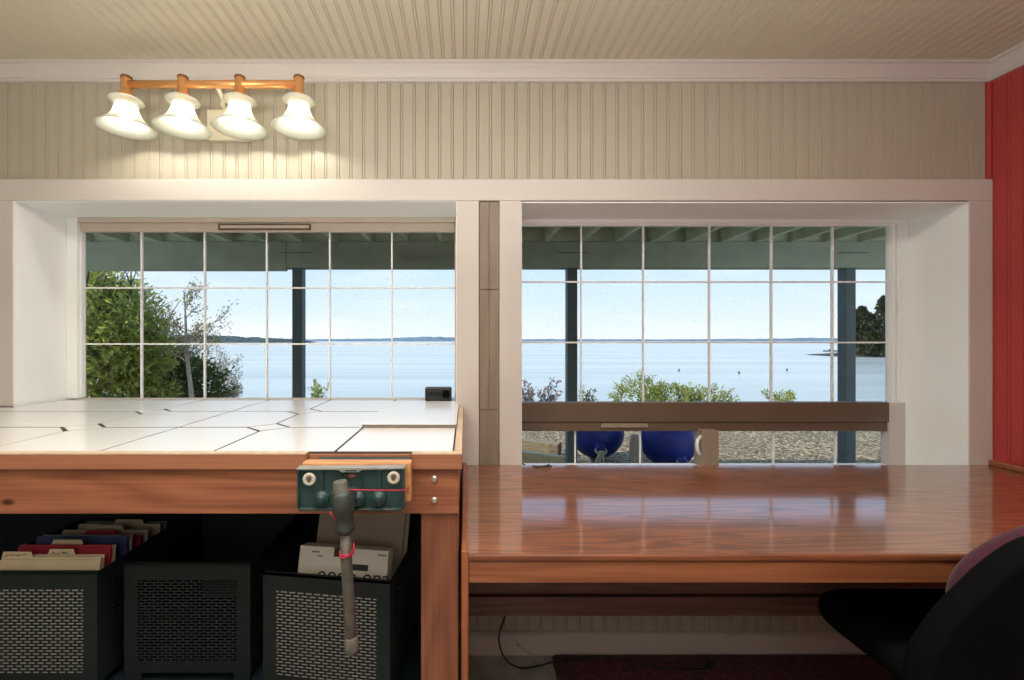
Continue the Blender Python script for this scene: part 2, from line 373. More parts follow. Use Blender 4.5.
def sea_mat():
    m = bpy.data.materials.new('calm_sea'); m.use_nodes = True
    nt = m.node_tree; b = nt.nodes['Principled BSDF']; N = nt.nodes.new; K = nt.links.new
    b.inputs['Roughness'].default_value = 0.2; b.inputs['IOR'].default_value = 1.26
    tc = N('ShaderNodeTexCoord'); mp = N('ShaderNodeMapping'); mp.inputs['Scale'].default_value = (0.012, 0.14, 1)
    K(tc.outputs['Object'], mp.inputs[0])
    n = N('ShaderNodeTexNoise'); n.inputs['Scale'].default_value = 1.0; n.inputs['Detail'].default_value = 6; K(mp.outputs[0], n.inputs['Vector'])
    r = N('ShaderNodeValToRGB'); K(n.outputs['Fac'], r.inputs[0])
    r.color_ramp.elements[0].position = 0.35; r.color_ramp.elements[1].position = 0.68
    r.color_ramp.elements[0].color = (0.42, 0.485, 0.45, 1); r.color_ramp.elements[1].color = (0.62, 0.66, 0.61, 1)
    K(r.outputs[0], b.inputs['Base Color'])
    mp2 = N('ShaderNodeMapping'); mp2.inputs['Scale'].default_value = (0.5, 2.2, 1); K(tc.outputs['Object'], mp2.inputs[0])
    n2 = N('ShaderNodeTexNoise'); n2.inputs['Scale'].default_value = 1.0; n2.inputs['Detail'].default_value = 3; K(mp2.outputs[0], n2.inputs['Vector'])
    bp = N('ShaderNodeBump'); bp.inputs['Strength'].default_value = 0.6; bp.inputs['Distance'].default_value = 0.08
    K(n2.outputs['Fac'], bp.inputs['Height']); K(bp.outputs[0], b.inputs['Normal'])
    return m
M['gravel'] = gravel_mat(); M['sea'] = sea_mat()

# ------------------------------------------------------------------ room shell
XL, XR, YB, YW = -2.35, 2.072, -4.3, 0.018        # left wall, right wall, rear wall, window-wall face
CEIL = 2.321
YO = 0.33                                          # outer face of the window wall
# openings
LX0, LX1, LZ0, LZ1 = FX(12, CD), -0.031, 0.945, FZ(200, CD)
RX0, RX1, RZ0, RZ1 = FX(521, CD), FX(970, CD), 0.645, FZ(201.5, CD)
CAS_T = FZ(179, CD)                                # top of the casing board

def bead_profile(a0, a1, pitch=0.0502):
    """(position, depth) pairs of a beaded board face: flat, quirk, bead, quirk"""
    pts = [(a0, 0)]
    k = math.floor(a0 / pitch)
    while True:
        c = k * pitch
        for off, dep in ((-0.0062, 0), (-0.0048, 0.0042), (-0.0036, 0.0005), (0.0, -0.0003), (0.0036, 0.0005), (0.0048, 0.0042), (0.0062, 0)):
            if a0 < c + off < a1: pts.append((c + off, dep))
        k += 1
        if k * pitch - 0.0062 > a1: break
    pts.append((a1, 0))
    return pts
def bead_sheet(mb, a0, a1, fn0, fn1, pitch=0.0502):
    pts = bead_profile(a0, a1, pitch)
    A = [mb.bm.verts.new(fn0(a, d)) for a, d in pts]; B = [mb.bm.verts.new(fn1(a, d)) for a, d in pts]
    for i in range(len(A)-1): mb.bm.faces.new((A[i], A[i+1], B[i+1], B[i]))

# window wall: solid core with two openings, beaded face toward the room
mb = MB()
core0 = YW + 0.006
mb.box(XL-0.3, LX0, core0, YO, -0.05, CEIL+0.2)
mb.box(RX1, XR+0.3, core0, YO, -0.05, CEIL+0.2)
mb.box(LX1, RX0, core0, YO, -0.05, CEIL+0.2)
mb.box(LX0, LX1, core0, YO, LZ1, CEIL+0.2); mb.box(LX0, LX1, core0, YO, -0.05, LZ0)
mb.box(RX0, RX1, core0, YO, RZ1, CEIL+0.2); mb.box(RX0, RX1, core0, YO, -0.05, RZ0)
core = mb
def bw(x0, x1, z0, z1): bead_sheet(core, x0, x1, lambda a, d: (a, YW+d, z0), lambda a, d: (a, YW+d, z1))
bw(XL, XR, LZ1+0.02, CEIL); bw(LX0-0.0, LX1, 0, LZ0); bw(RX0, RX1, 0, RZ0); bw(XL, LX0, 0, LZ1+.02); bw(RX1, XR, 0, LZ1+.02); bw(LX1, RX0, 0, LZ1+.02)
struct(core.build('wall_back', M['bead']))

# reveals of the two openings (white boards lining the recess)
Y1 = 0.262
def reveal(x0, x1, z0, z1, sill):
    mb = MB(); t = 0.004
    mb.box(x0, x0+t, 0.004, Y1, z0, z1); mb.box(x1-t, x1, 0.004, Y1, z0, z1); mb.box(x0, x1, 0.004, Y1, z1-t, z1)
    if sill: mb.box(x0, x1, 0.004, Y1, z0, z0+t)
    return struct(mb.build('trim_1', M['reveal']))
reveal(LX0, LX1, LZ0, LZ1, False); reveal(RX0, RX1, RZ0, RZ1, True)

mb = MB()                                              # casing around and between the windows
DT = 0.749                                             # desk top height
mb.box(LX0-0.09, FX(993, CD), 0, 0.02, LZ1-0.002, CAS_T)
mb.box(LX0-0.09, LX0+0.002, 0, 0.02, 0.978, LZ1-0.002)
mb.box(LX1-0.002, FX(479, CD), 0, 0.02, 0.62, LZ1-0.002)
mb.box(FX(499.5, CD), RX0+0.002, 0, 0.02, 0.62, LZ1-0.002)
mb.box(RX1-0.002, FX(993, CD), 0, 0.02, 0.62, LZ1-0.002)
struct(mb.build('trim_2', M['trim'], bev=0.0025))
mb = MB()                                              # recessed filler boards between the two casings
for z0, z1 in ((0.62, 0.962), (0.9645, 1.437), (1.4395, LZ1-0.004)):
    x0, x1 = FX(479.5, CD), FX(499, CD); xm = (x0+x1)/2
    if z0 > 0.9: mb.box(x0, xm-0.0006, 0.010, 0.022, z0, z1); mb.box(xm+0.0006, x1, 0.010, 0.022, z0, z1)
    else: mb.box(x0, x1, 0.010, 0.022, z0, z1)
struct(mb.build('trim_3', M['filler'], bev=0.001))

def crown(poly, axis, a0, a1, name):
    mb = MB(); mb.prism(poly, axis, a0, a1); return struct(mb.build(name, M['trim']))
cz = 2.256
cp = [(0.0, cz), (-0.013, cz), (-0.013, cz+0.009), (-0.018, cz+0.012), (-0.019, cz+0.018), (-0.024, cz+0.026), (-0.033, cz+0.038), (-0.042, cz+0.047), (-0.043, cz+0.052), (-0.050, cz+0.054), (-0.050, CEIL), (0, CEIL)]
crown([(YW+u, v) for u, v in cp], 'x', XL, XR, 'trim_4')
crown([(XR+u, v) for u, v in cp], 'y', YB, YW, 'trim_5')

mb = MB()                                              # ceiling boards
bead_sheet(mb, XL, XR, lambda a, d: (a, YB, CEIL+d), lambda a, d: (a, YW, CEIL+d), 0.0415)
mb.box(XL-0.3, XR+0.3, YB-0.2, YW+0.006, CEIL+0.01, CEIL+0.12)
struct(mb.build('ceiling', M['ceil']))
mb = MB()                                              # right wall, red boards
bead_sheet(mb, YB, YW, lambda a, d: (XR+d, a, 0), lambda a, d: (XR+d, a, CEIL))
mb.box(XR+0.006, XR+0.2, YB, YO, -0.05, CEIL+0.1)
struct(mb.build('wall_right', M['red']))
mb = MB(); mb.box(XR-0.014, XR, YW-0.016, YW, 0.0, cz); struct(mb.build('trim_6', M['red'], bev=0.003))
mb = MB(); mb.box(XL-0.2, XL, YB, YW, -0.05, CEIL+0.1); struct(mb.build('wall_left', M['bead']))
mb = MB(); mb.box(XL-0.2, XR+0.2, YB-0.2, YB, -0.05, CEIL+0.1); struct(mb.build('wall_front', M['bead']))
mb = MB(); mb.box(XL-0.2, XR+0.2, YB-0.2, YW+0.006, -0.08, 0); struct(mb.build('floor', M['floor']))
mb = MB()                                              # baseboard with a moulded cap
yb = YW
mb.prism([(yb, 0), (yb-0.016, 0), (yb-0.016, 0.056), (yb-0.020, 0.060), (yb-0.020, 0.066), (yb-0.026, 0.069), (yb-0.026, 0.079), (yb-0.015, 0.086), (yb-0.006, 0.089), (yb, 0.089)], 'x', 0.0, XR)
struct(mb.build('baseboard_back', M['trim']))

# ------------------------------------------------------------------ windows
def window(name, bars_v, bars_h, panes, frame_boxes, mat_frame, loc):
    root = bpy.data.objects.new(name, None); col.objects.link(root); root.location = loc; root['kind'] = 'structure'
    mb = MB()
    for b in frame_boxes: mb.box(*b)
    mb.build('window_frame', mat_frame, root, bev=0.003)
    return root
YF0, YF1, YG = 0.238, 0.280, 0.272
DG = YG + CD
# left picture window
w1 = bpy.data.objects.new('window_1', None); col.objects.link(w1); w1.location = ((LX0+LX1)/2, 0.27, LZ0); w1['kind'] = 'structure'
gx0, gx1, gz0, gz1 = FX(82, DG), FX(454, DG), FZ(400, DG), FZ(233, DG)
zb = 0.978
mb = MB()
mb.box(gx1+0.004, LX1-0.004, YF0, YF1, zb, LZ1-0.004)                     # right stile
mb.box(FX(77, YF0+CD), gx1+0.004, YF0, YF1, FZ(222, YF0+CD), LZ1-0.004)   # head
mb.box(FX(77, YF0+CD), gx1+0.004, YF0+0.014, YF1, gz1+0.002, FZ(222, YF0+CD))
mb.build('window_frame', M['vinyl_beige'], w1, bev=0.003)
mb = MB(); mb.box(LX0+0.004, FX(77, YF0+CD), YF0, YF1, zb, LZ1-0.004); mb.build('side_frame', M['reveal'], w1, bev=0.003)
mb = MB()
mb.box(FX(78.5, YF0+CD), gx0+0.003, YF0+0.016, YF1, zb+0.004, gz1+0.004)
mb.build('sash', M['vinyl'], w1, bev=0.002)
mb = MB(); mb.box(FX(77, YF0+CD), gx1+0.004, YF0+0.004, YF1, zb, gz0)
mb.build('window_sill', M['vinyl_beige'], w1, bev=0.001)
mb = MB(); mb.box(gx0, gx1+0.01, YG-0.002, YG+0.002, gz0-0.002, gz1+0.006); mb.build('pane', M['glass'], w1)
mb = MB()
for x in (142, 205, 267, 330, 392):
    X = FX(x, DG); mb.box(X-0.0032, X+0.0032, YG-0.006, YG+0.006, gz0, gz1+0.004)
for y in (288, 344):
    Z = FZ(y, DG); mb.box(gx0, gx1+0.008, YG-0.0055, YG+0.0055, Z-0.0034, Z+0.0034)
mb.build('muntin', M['vinyl'], w1)
mb = MB()
za, zc_ = FZ(229.5, YF0+CD), FZ(223.5, YF0+CD); xa, xb = FX(217, YF0+CD), FX(310, YF0+CD)
mb.box(xa, xb, YF0+0.006, YF0+0.016, za, zc_)
mb.build('vent_slot', M['brown'], w1, bev=0.002)
mb = MB(); mb.box(xa+0.012, xb-0.006, YF0+0.001, YF0+0.010, za+0.007, zc_-0.007); mb.build('vent_cover', M['vinyl_beige'], w1, bev=0.002)

# right window: fixed light over a brown rail, awning sash and small fixed light below
w2 = bpy.data.objects.new('window_2', None); col.objects.link(w2); w2.location = ((RX0+RX1)/2, 0.27, RZ0); w2['kind'] = 'structure'
hx0, hx1 = RX0+0.012, FX(889, DG)
hxr = FX(889, YF0+CD)
zt = FZ(226.5, DG); zr1 = FZ(401.5, DG); zr0 = FZ(430, DG); zs = FZ(463.5, DG)
mb = MB()
mb.box(RX0+0.004, hx0+0.002, YF0, YF1, RZ0+0.004, RZ1-0.004)
xo = FX(905, YF0+CD)
mb.box(FX(901, YF0+CD), RX1-0.004, YF0, YF1, RZ0+0.004, RZ1-0.004)
mb.box(hx0, FX(901, YF0+CD), YF0, YF1, FZ(223, YF0+CD), RZ1-0.004)
mb.box(hx0, FX(901, YF0+CD), YF0, YF1, RZ0+0.004, FZ(465.5, YF0+CD))
mb.build('window_frame', M['vinyl'], w2, bev=0.003)
mb = MB()                                                                  # glazing frame of the fixed light
mb.box(hx1, FX(894, YF0+CD)-0.001, YF0+0.016, YF1, zr1-0.005, zt+0.02); mb.box(FX(894, YF0+CD)+0.001, FX(898, YF0+CD), YF0+0.010, YF1, zr1-0.005, zt+0.02)
mb.box(FX(898, YF0+CD)+0.002, FX(901, YF0+CD)+0.003, YF0+0.006, YF1, zr1-0.005, zt+0.02)
mb.box(hx0, hx1, YF0+0.012, YF1, zt, zt+0.02)
mb.build('glazing_frame', M['vinyl'], w2, bev=0.0015)
mb = MB(); mb.box(hxr, xo, YF0-0.003, YF1, zs-0.03, zr1-0.001)
mb.build('corner_stile', M['trim'], w2, bev=0.002)
mb = MB()
mb.box(hx0, hxr, YF0-0.003, YF1, FZ(422, YF0+CD), zr1)
mb.box(hx0, hxr, YF0+0.006, YF1, zr0, FZ(422, YF0+CD))
mb.build('transom_rail', M['brown'], w2, bev=0.003)
mb = MB()
mb.box(FX(601, YF0+CD), FX(648, YF0+CD), YF0-0.004, YF0+0.008, FZ(427.5, YF0+CD), FZ(423.5, YF0+CD))
mb.build('latch_bar', M['mullion'], w2, bev=0.002)
mxa, mxb = FX(701, 2.0), FX(718, 2.0)
mb = MB(); mb.box(mxa, mxb, 0.205, YF1, RZ0+0.006, zr0+0.012); mb.build('mullion', M['mullion'], w2, bev=0.004)
mb = MB()
hp = [P(701, 436, 2.0), P(697.5, 440, 1.99), P(697, 446, 1.985), P(698, 451, 1.99), P(700.5, 454, 2.0)]
mb.tube(hp, 0.007, 8); mb.build('sash_handle', M['vinyl'], w2)
mb = MB(); mb.box(hx0, hx1+0.004, YG-0.002, YG+0.002, zr1-0.004, zt+0.006); mb.build('pane', M['glass'], w2)
mb = MB(); mb.box(hx0, mxa+0.004, YG-0.002, YG+0.002, zs-0.01, zr0+0.004); mb.build('pane', M['glass'], w2)
mb = MB(); mb.box(mxb-0.004, hx1+0.004, YG-0.002, YG+0.002, zs-0.01, zr0+0.004); mb.build('pane', M['glass'], w2)
mb = MB()
for x in (581, 643, 709, 771, 832):
    X = FX(x, DG); mb.box(X-0.0032, X+0.0032, YG-0.006, YG+0.006, zr1-0.003, zt+0.004)
for y in (282, 342.5):
    Z = FZ(y, DG); mb.box(hx0, hx1, YG-0.0055, YG+0.0055, Z-0.0034, Z+0.0034)
mb.build('muntin', M['vinyl'], w2)
mb = MB()
for x in (575, 640, 773, 835):
    X = FX(x, DG); mb.box(X-0.003, X+0.003, YG-0.005, YG+0.005, zs-0.005, zr0+0.002)
mb.build('muntin', M['vinyl'], w2)

# ------------------------------------------------------------------ outdoors: ground, sea, shores
SEA = -2.2
mb = MB()
prof = [(YO, -0.02), (6.4, 0.0), (8.5, -0.45), (16, -1.6), (24, -2.5), (30, -3.2)]
for (y0, z0), (y1, z1) in zip(prof, prof[1:]):
    a = [mb.bm.verts.new((x, y0, z0)) for x in (-40, 60)]; b = [mb.bm.verts.new((x, y1, z1)) for x in (-40, 60)]
    mb.bm.faces.new((a[0], a[1], b[1], b[0]))
bmesh.ops.remove_doubles(mb.bm, verts=mb.bm.verts, dist=0.001)
struct(mb.build('ground', M['gravel']))
mb = MB()
vs = [mb.bm.verts.new(p) for p in ((-9000, 12, SEA), (9000, 12, SEA), (9000, 9500, SEA), (-9000, 9500, SEA))]; mb.bm.faces.new(vs)
struct(mb.build('sea', M['sea']))

def shore(name, d, prof, material, depth):
    """wooded shoreline: a ridge with rough crest, given as (photo x, photo y of the crest) at distance d"""
    mb = MB(); rows = []
    n = 220
    x0, x1 = prof[0][0], prof[-1][0]
    for i in range(n+1):
        x = x0 + (x1-x0)*i/n
        for (a, ya), (b, yb_) in zip(prof, prof[1:]):
            if a <= x <= b: y = ya + (yb_-ya)*(x-a)/max(1e-6, b-a); break
        zt_ = FZ(y, d); zt_ = SEA + (zt_-SEA)*(0.90 + 0.2*random.random())
        X = FX(x, d)
        rows.append([mb.bm.verts.new(v) for v in ((X, d-CD, SEA-1), (X, d-CD+depth*0.12, SEA+(zt_-SEA)*0.75), (X, d-CD+depth*0.4, zt_), (X, d-CD+depth, SEA-1))])
    for a, b in zip(rows, rows[1:]):
        for k in range(3): mb.bm.faces.new((a[k], a[k+1], b[k+1], b[k]))
    mb.bm.faces.new([r[0] for r in (rows[0],)] + rows[0][1:]); mb.bm.faces.new(rows[-1][::-1])
    return struct(mb.build(name, material))
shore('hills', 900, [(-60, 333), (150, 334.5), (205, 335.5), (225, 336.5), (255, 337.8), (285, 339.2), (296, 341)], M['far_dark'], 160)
shore('hills', 4200, [(230, 340.3), (340, 338.6), (380, 338.3), (400, 337.2), (420, 336.6), (452, 336.8), (500, 338), (530, 339), (560, 338.8), (640, 339.2), (720, 339), (790, 338.4), (835, 337.6), (900, 338)], M['far_hazy'], 700)

# ------------------------------------------------------------------ foliage builders
def rnd_dir():
    while True:
        v = Vector((random.uniform(-1,1), random.uniform(-1,1), random.uniform(-1,1)))
        if 0.05 < v.length < 1: return v.normalized()
def add_leaf(bm, p, d, l, w_):
    side = d.cross(rnd_dir())
    if side.length < 1e-4: return
    side.normalize(); nrm = side.cross(d)
    a = p; b = p + d*l*0.5 + side*w_*0.5 + nrm*l*0.06; c = p + d*l; e_ = p + d*l*0.5 - side*w_*0.5 + nrm*l*0.06
    vs = [bm.verts.new(q) for q in (a, b, c, e_)]
    bm.faces.new((vs[0], vs[1], vs[2])); bm.faces.new((vs[0], vs[2], vs[3]))
def sprig(bm, p, d, n, l, lw, length):
    for k in range(n):
        t = k/max(1, n-1)
        q = p + d*length*t
        add_leaf(bm, q, (d*0.7 + rnd_dir()*0.9).normalized(), l*(0.7+0.6*random.random()), lw)
def blob_foliage(mb, blobs, per_m2, l, lw, sp=7, splen=0.22, up=0.35, floor_z=0.03):
    for c, r3 in blobs:
        c = Vector(c); area = 4*math.pi*((r3[0]*r3[1]+r3[0]*r3[2]+r3[1]*r3[2])/3)
        for i in range(int(area*per_m2)):
            u = rnd_dir(); rr = random.uniform(0.62, 1.0)
            lump = 1 + 0.22*mnoise.noise(u*3 + c)
            p = c + Vector((u.x*r3[0], u.y*r3[1], u.z*r3[2]))*rr*lump
            if p.z < floor_z: continue
            d = (u + Vector((0,0,up)) + rnd_dir()*0.5).normalized()
            sprig(mb.bm, p, d, sp, l, lw, splen*random.uniform(0.6, 1.3))
def branchy(mb, base, dirn, length, r, depth, tips, spread=0.6, nb=3, gravity=0.0):
    pts = [Vector(base)]; d = Vector(dirn).normalized(); n = 5
    for i in range(n):
        d = (d + rnd_dir()*0.10 + Vector((0,0,gravity))).normalized(); pts.append(pts[-1] + d*length/n)
    mb.tube(pts, [r*(1-0.6*i/n) for i in range(n+1)], 5 if depth < 2 else 7, smooth=True)
    tips.append((pts[-1], d))
    if depth <= 0:
        for q in pts[2:]: tips.append((q, d))
        return
    for k in range(nb):
        i = random.randint(1, n); dd = (d + rnd_dir()*spread).normalized()
        branchy(mb, pts[i], dd, length*random.uniform(0.4, 0.62), r*0.5, depth-1, tips, spread, nb, gravity)

# big light-green evergreen at the left of the view
def at(x, y, d): return P(x, y, d)
c = at(96, 341, 6.4); base = Vector((c.x-0.25, c.y, 0.0))
t = thing('evergreen_tree', 'tall bushy evergreen with bright yellow-green leaves at the left of the left window', 'tree', base)
mb = MB(); tips = []
for k in range(5): branchy(mb, base + Vector((random.uniform(-.12,.12), random.uniform(-.12,.12), 0)), (random.uniform(-.4,.5), random.uniform(-.3,.3), 1), 1.7, 0.035, 2, tips)
mb.build('trunk', M['bark_dark'], t)
mb = MB()
blob_foliage(mb, [(at(85, 345, 6.4), (.80, .6, .85)), (at(112, 330, 6.3), (.52, .5, .62)), (at(92, 305, 6.4), (.45, .4, .38)), (at(130, 350, 6.2), (.36, .4, .42)), (at(100, 395, 6.2), (.85, .5, .5)), (at(70, 320, 6.6), (.6, .5, .6)), (at(138, 372, 6.1), (.28, .3, .30)), (at(150, 348, 6.1), (.16, .2, .2)), (at(110, 360, 6.0), (.5, .3, .4))],
             78, 0.105, 0.036, 8, 0.26)
for x, y, dx in ((112, 285, .3), (97, 284, -.05), (122, 292, .35), (88, 280, .0), (135, 315, .5), (150, 338, .6), (128, 300, .4)):
    p = at(x, y+8, 6.3); d = Vector((dx, 0, 0.8)).normalized()
    for k in range(3): sprig(mb.bm, p, (d + rnd_dir()*0.35).normalized(), 14, 0.075, 0.024, 0.30)
mb.build('foliage', M['leaf'], t)

# darker shrub in front of the water
c = at(172, 341, 6.9); base = Vector((c.x, c.y, 0.0))
t = thing('dark_shrub', 'low dark green shrub right of the tall bushy evergreen', 'shrub', base)
mb = MB(); tips = []
for k in range(4): branchy(mb, base, (random.uniform(-.6,.6), random.uniform(-.3,.3), 1), 0.7, 0.018, 1, tips)
mb.build('stem', M['bark_dark'], t)
mb = MB()
blob_foliage(mb, [(at(165, 384, 6.9), (.40, .35, .36)), (at(194, 390, 6.9), (.42, .35, .36)), (at(176, 372, 7.0), (.3, .3, .26)), (at(172, 425, 6.9), (.7, .4, .4))], 190, 0.08, 0.034, 7, 0.18)
mb.build('foliage', M['leaf_dark'], t)

# young open tree
base = Vector((FX(192, 6.0), 6.0-CD, 0.0))
t = thing('young_tree', 'thin young tree with sparse twiggy crown standing behind the low dark shrub', 'tree', base)
mb = MB(); tips = []
top = at(184, 292, 6.0); pts = [base, base.lerp(top, .3) + Vector((.02,0,0)), base.lerp(top, .55) + Vector((-.01,0,0)), base.lerp(top, .8), top]
mb.tube(pts, [.034, .029, .023, .015, .005], 7)
for k in range(15):
    f = random.uniform(0.5, 0.97); p = base.lerp(top, f); a = random.choice((-1, 1))
    branchy(mb, p, (a*random.uniform(.5, 1.1), random.uniform(-.5, .5), 0.65), random.uniform(.25, .42)*(1.25-f*.55), 0.009, 1, tips, 0.7, 4, 0.05)
for x, y in ((222, 322), (142, 322), (150, 304), (212, 338)):
    e_ = at(x, y, 6.0); p = base.lerp(top, .66); branchy(mb, p, e_-p, (e_-p).length, 0.010, 1, tips, 0.5, 5, 0.0)
mb.build('trunk', M['bark'], t)
mb = MB()
for p, d in tips:
    for k in range(3): add_leaf(mb.bm, p + rnd_dir()*0.05, (d+rnd_dir()).normalized(), random.uniform(.026, .05), .018)
for k in range(70):
    p = at(random.gauss(180, 22), random.gauss(345, 9), 6.0) + Vector((0, random.uniform(-.3,.3), 0)); sprig(mb.bm, p, rnd_dir(), 5, .04, .016, .08)
mb.build('foliage', M['leaf_sparse'], t)

# dry pale bush
base = Vector((FX(226, 7.5), 7.5-CD, 0.0))
t = thing('dry_bush', 'pale dry twiggy bush at the right end of the shrubs outside the left window', 'bush', base)
mb = MB(); tips = []
for x, y in ((228, 372), (233, 385), (220, 362), (210, 358), (202, 364), (224, 385), (216, 378), (230, 392), (206, 372), (200, 382)):
    e_ = at(x, y, 7.5) + Vector((0, random.uniform(-.25, .25), 0)); branchy(mb, base, e_-base, (e_-base).length, 0.010, 2, tips, 0.55, 4, 0.02)
mb.build('stem', M['bark'], t)
mb = MB()
for p, d in tips:
    for k in range(3): add_leaf(mb.bm, p + rnd_dir()*0.04, (d+rnd_dir()).normalized(), random.uniform(.03, .055), .018)
mb.build('foliage', M['leaf_dry'], t)
# leaf sprig by the left window's post
def small_plant(name, label, x, ytop, d, wid, n, material, l=0.06, lw=0.02, stem_m='bark'):
    base = Vector((FX(x, d), d-CD, 0.0)); t = thing(name, label, 'plant', base)
    mb = MB(); tips = []; zt_ = FZ(ytop, d)
    for k in range(n):
        e_ = Vector((base.x + random.uniform(-wid, wid), base.y + random.uniform(-.2, .2), zt_*random.uniform(.82, 1.0)))
        branchy(mb, base, e_-base, (e_-base).length, 0.007, 1, tips, 0.4, 4, 0.02)
    mb.build('stem', M[stem_m], t)
    mb = MB()
    for p, dd in tips:
        for k in range(4): add_leaf(mb.bm, p + rnd_dir()*0.03, (dd+rnd_dir()).normalized(), random.uniform(.7, 1.2)*l, lw)
    mb.build('foliage', material, t)
small_plant('wild_plant', 'small yellow-green plant tip beside the post outside the left window', 312, 399, 6.2, 0.12, 4, M['leaf_juniper'], .05, .02)
small_plant('wild_plant', 'pinkish grey leafy plant above the brown rail at its left end', 540, 397, 7.0, 0.26, 9, M['leaf_pink'], .06, .025)
small_plant('wild_plant', 'small dark sprig just right of the post outside the right window', 581, 399, 7.0, 0.10, 4, M['leaf_dark'], .05, .02)
small_plant('wild_plant', 'small green plant peeping over the brown rail right of the juniper', 785, 400, 7.2, 0.24, 7, M['leaf_juniper'], .06, .02)
# spreading juniper
base = Vector((FX(675, 7.4), 7.4-CD, 0.0))
t = thing('juniper_bush', 'spreading yellow-green juniper above the brown rail of the right window', 'bush', base)
mb = MB(); tips = []
for k in range(6): branchy(mb, base, (random.uniform(-1.6, 1.6), random.uniform(-.3,.3), .8), 0.36, 0.015, 1, tips)
mb.build('stem', M['bark_dark'], t)
mb = MB()
blob_foliage(mb, [(at(640, 400, 7.4), (.36, .35, .27)), (at(672, 402, 7.4), (.45, .4, .22)), (at(706, 405, 7.4), (.42, .35, .17)), (at(670, 425, 7.4), (1.0, .5, .25))], 190, 0.065, 0.022, 7, 0.13, up=0.5)
for x, y, dx in ((622, 388, -.8), (632, 380, -.4), (648, 379, .2), (660, 386, .5), (690, 391, .6), (712, 388, .5), (726, 392, .8), (640, 376, -.1), (618, 394, -1)):
    p = at(x, y+5, 7.4); d = Vector((dx, 0, 0.7)).normalized()
    for k in range(3): sprig(mb.bm, p, (d + rnd_dir()*0.4).normalized(), 10, 0.06, 0.018, 0.16)
mb.build('foliage', M['leaf_juniper'], t)

# wooded point across the cove on the right
mb = MB()
D0 = 99.0
rows = []
for i in range(21):
    x = 84 + i*2.6; h = 0.2 + 1.6*min(1, i/5); rows.append([mb.bm.verts.new(v) for v in ((x, D0-CD-1.5-0.2*i, SEA-.3), (x, D0-CD+0.5, SEA+h*.6), (x, D0-CD+6, SEA+h), (x, D0-CD+24, SEA-.3))])
for a, b in zip(rows, rows[1:]):
    for k in range(3): mb.bm.faces.new((a[k], a[k+1], b[k+1], b[k]))
struct(mb.build('hills', M['bank']))
lab = ['dark conifer at the left tip of the wooded point across the water', 'broad dark conifer second from the tip of the wooded point', 'tallest dark conifer on the wooded point, by the right window frame', 'dark conifer behind the right window frame on the wooded point', 'low dark tree at the water edge of the wooded point']
for i, (x, ytop, wd) in enumerate(((862, 307, 2.3), (871, 314, 2.6), (884, 296, 2.7), (896, 305, 2.9), (876, 332, 2.6))):
    d = (101, 106.5, 112, 118, 97.5)[i]; base = Vector((FX(x, d), d-CD, SEA+0.7)); zt_ = FZ(ytop, d)
    t = thing('conifer', lab[i], 'tree', base, 'conifers on the point')
    mb = MB(); mb.tube([base, Vector((base.x, base.y, zt_))], [.25, .04], 6); mb.build('trunk', M['bark_dark'], t)
    mb = MB(); H = zt_-base.z
    for k in range(750):
        f = random.random()**0.8; rad = wd*(1-f)**0.55*(0.75+0.4*random.random()); a = random.uniform(0, 2*math.pi)
        p = base + Vector((math.cos(a)*rad*.55, math.sin(a)*rad*.55, 0.2+f*(H-.4)))
        sprig(mb.bm, p, Vector((math.cos(a), math.sin(a), random.uniform(-.3, .35))).normalized(), 4, .75, .32, rad*.55)
    mb.build('foliage', M['leaf_conifer'], t)

# moorings
mb = MB(); ob = P(832, 352, 150); mb.box(ob.x-2.2, ob.x+1.6, ob.y-1, ob.y+1, SEA-.1, SEA+.35); mb.box(ob.x-.6, ob.x+.3, ob.y-.5, ob.y+.5, SEA+.35, SEA+.8)
mesh_thing('swim_raft', mb, M['black'], 'small dark float on the water left of the right-hand deck post', 'raft')
for i, (x, y, lb) in enumerate(((679, 371, 'tiny dark mooring buoy on the water above the juniper'), (739, 373.5, 'tiny dark mooring buoy on the water right of the juniper'), (787, 370.5, 'tiny dark mooring buoy on the water farthest right of the three'))):
    d = (CZ-SEA)*F/(y-341); p = Vector((FX(x, d), d-CD, SEA+.10)); mb = MB(); mb.lathe([(.01, -.14), (.08, -.07), (.105, 0), (.085, .07), (.03, .11), (.02, .18), (.01, .19)], Matrix.Translation(p), 12, (True, True))
    mesh_thing('mooring_buoy', mb, M['black'], lb, 'buoy', 'mooring buoys on the bay')

# ------------------------------------------------------------------ deck overhead
DP = 4.02
t = thing('deck', 'grey-green painted timber deck overhead, on a beam and three square posts', 'deck', (0.6, DP-CD, 0))
pz = FZ(267.5, DP-.03)
pw = 0.088
for x in (297, 572.5, 851, 1128, 20):
    X = FX(x, DP)
    mb = MB(); mb.box(X-pw/2, X+pw/2, DP-CD, DP-CD+0.095, -0.03, pz+0.01); mb.build('post', M['post'], t, bev=0.004)
mb = MB()
bz1 = FZ(241, DP-.04)
xj = FX(287, DP); mb.box(-7.5, xj-.002, DP-CD-0.02, DP-CD+0.02, pz-.027, bz1); mb.box(xj+.002, 9, DP-CD-0.02, DP-CD+0.02, pz, bz1); mb.box(-7.5, 9, DP-CD+0.06, DP-CD+0.10, pz, bz1)
mb.build('beam', M['deck_paint'], t, bev=0.003)
jh = 0.15
for k in range(-14, 20):
    X = 0.31*k + 0.10
    mb = MB(); mb.box(X-0.019, X+0.019, YO+0.02, DP-CD+0.45, bz1, bz1+jh); mb.build('joist', M['deck_joist'], t)
mb = MB()
y = YO+0.02
while y < DP-CD+0.5:
    mb.box(-7.5, 9, y, y+0.1375, bz1+jh, bz1+jh+0.036); y += 0.14
mb.build('decking', M['deck_paint'], t)
mb = MB()
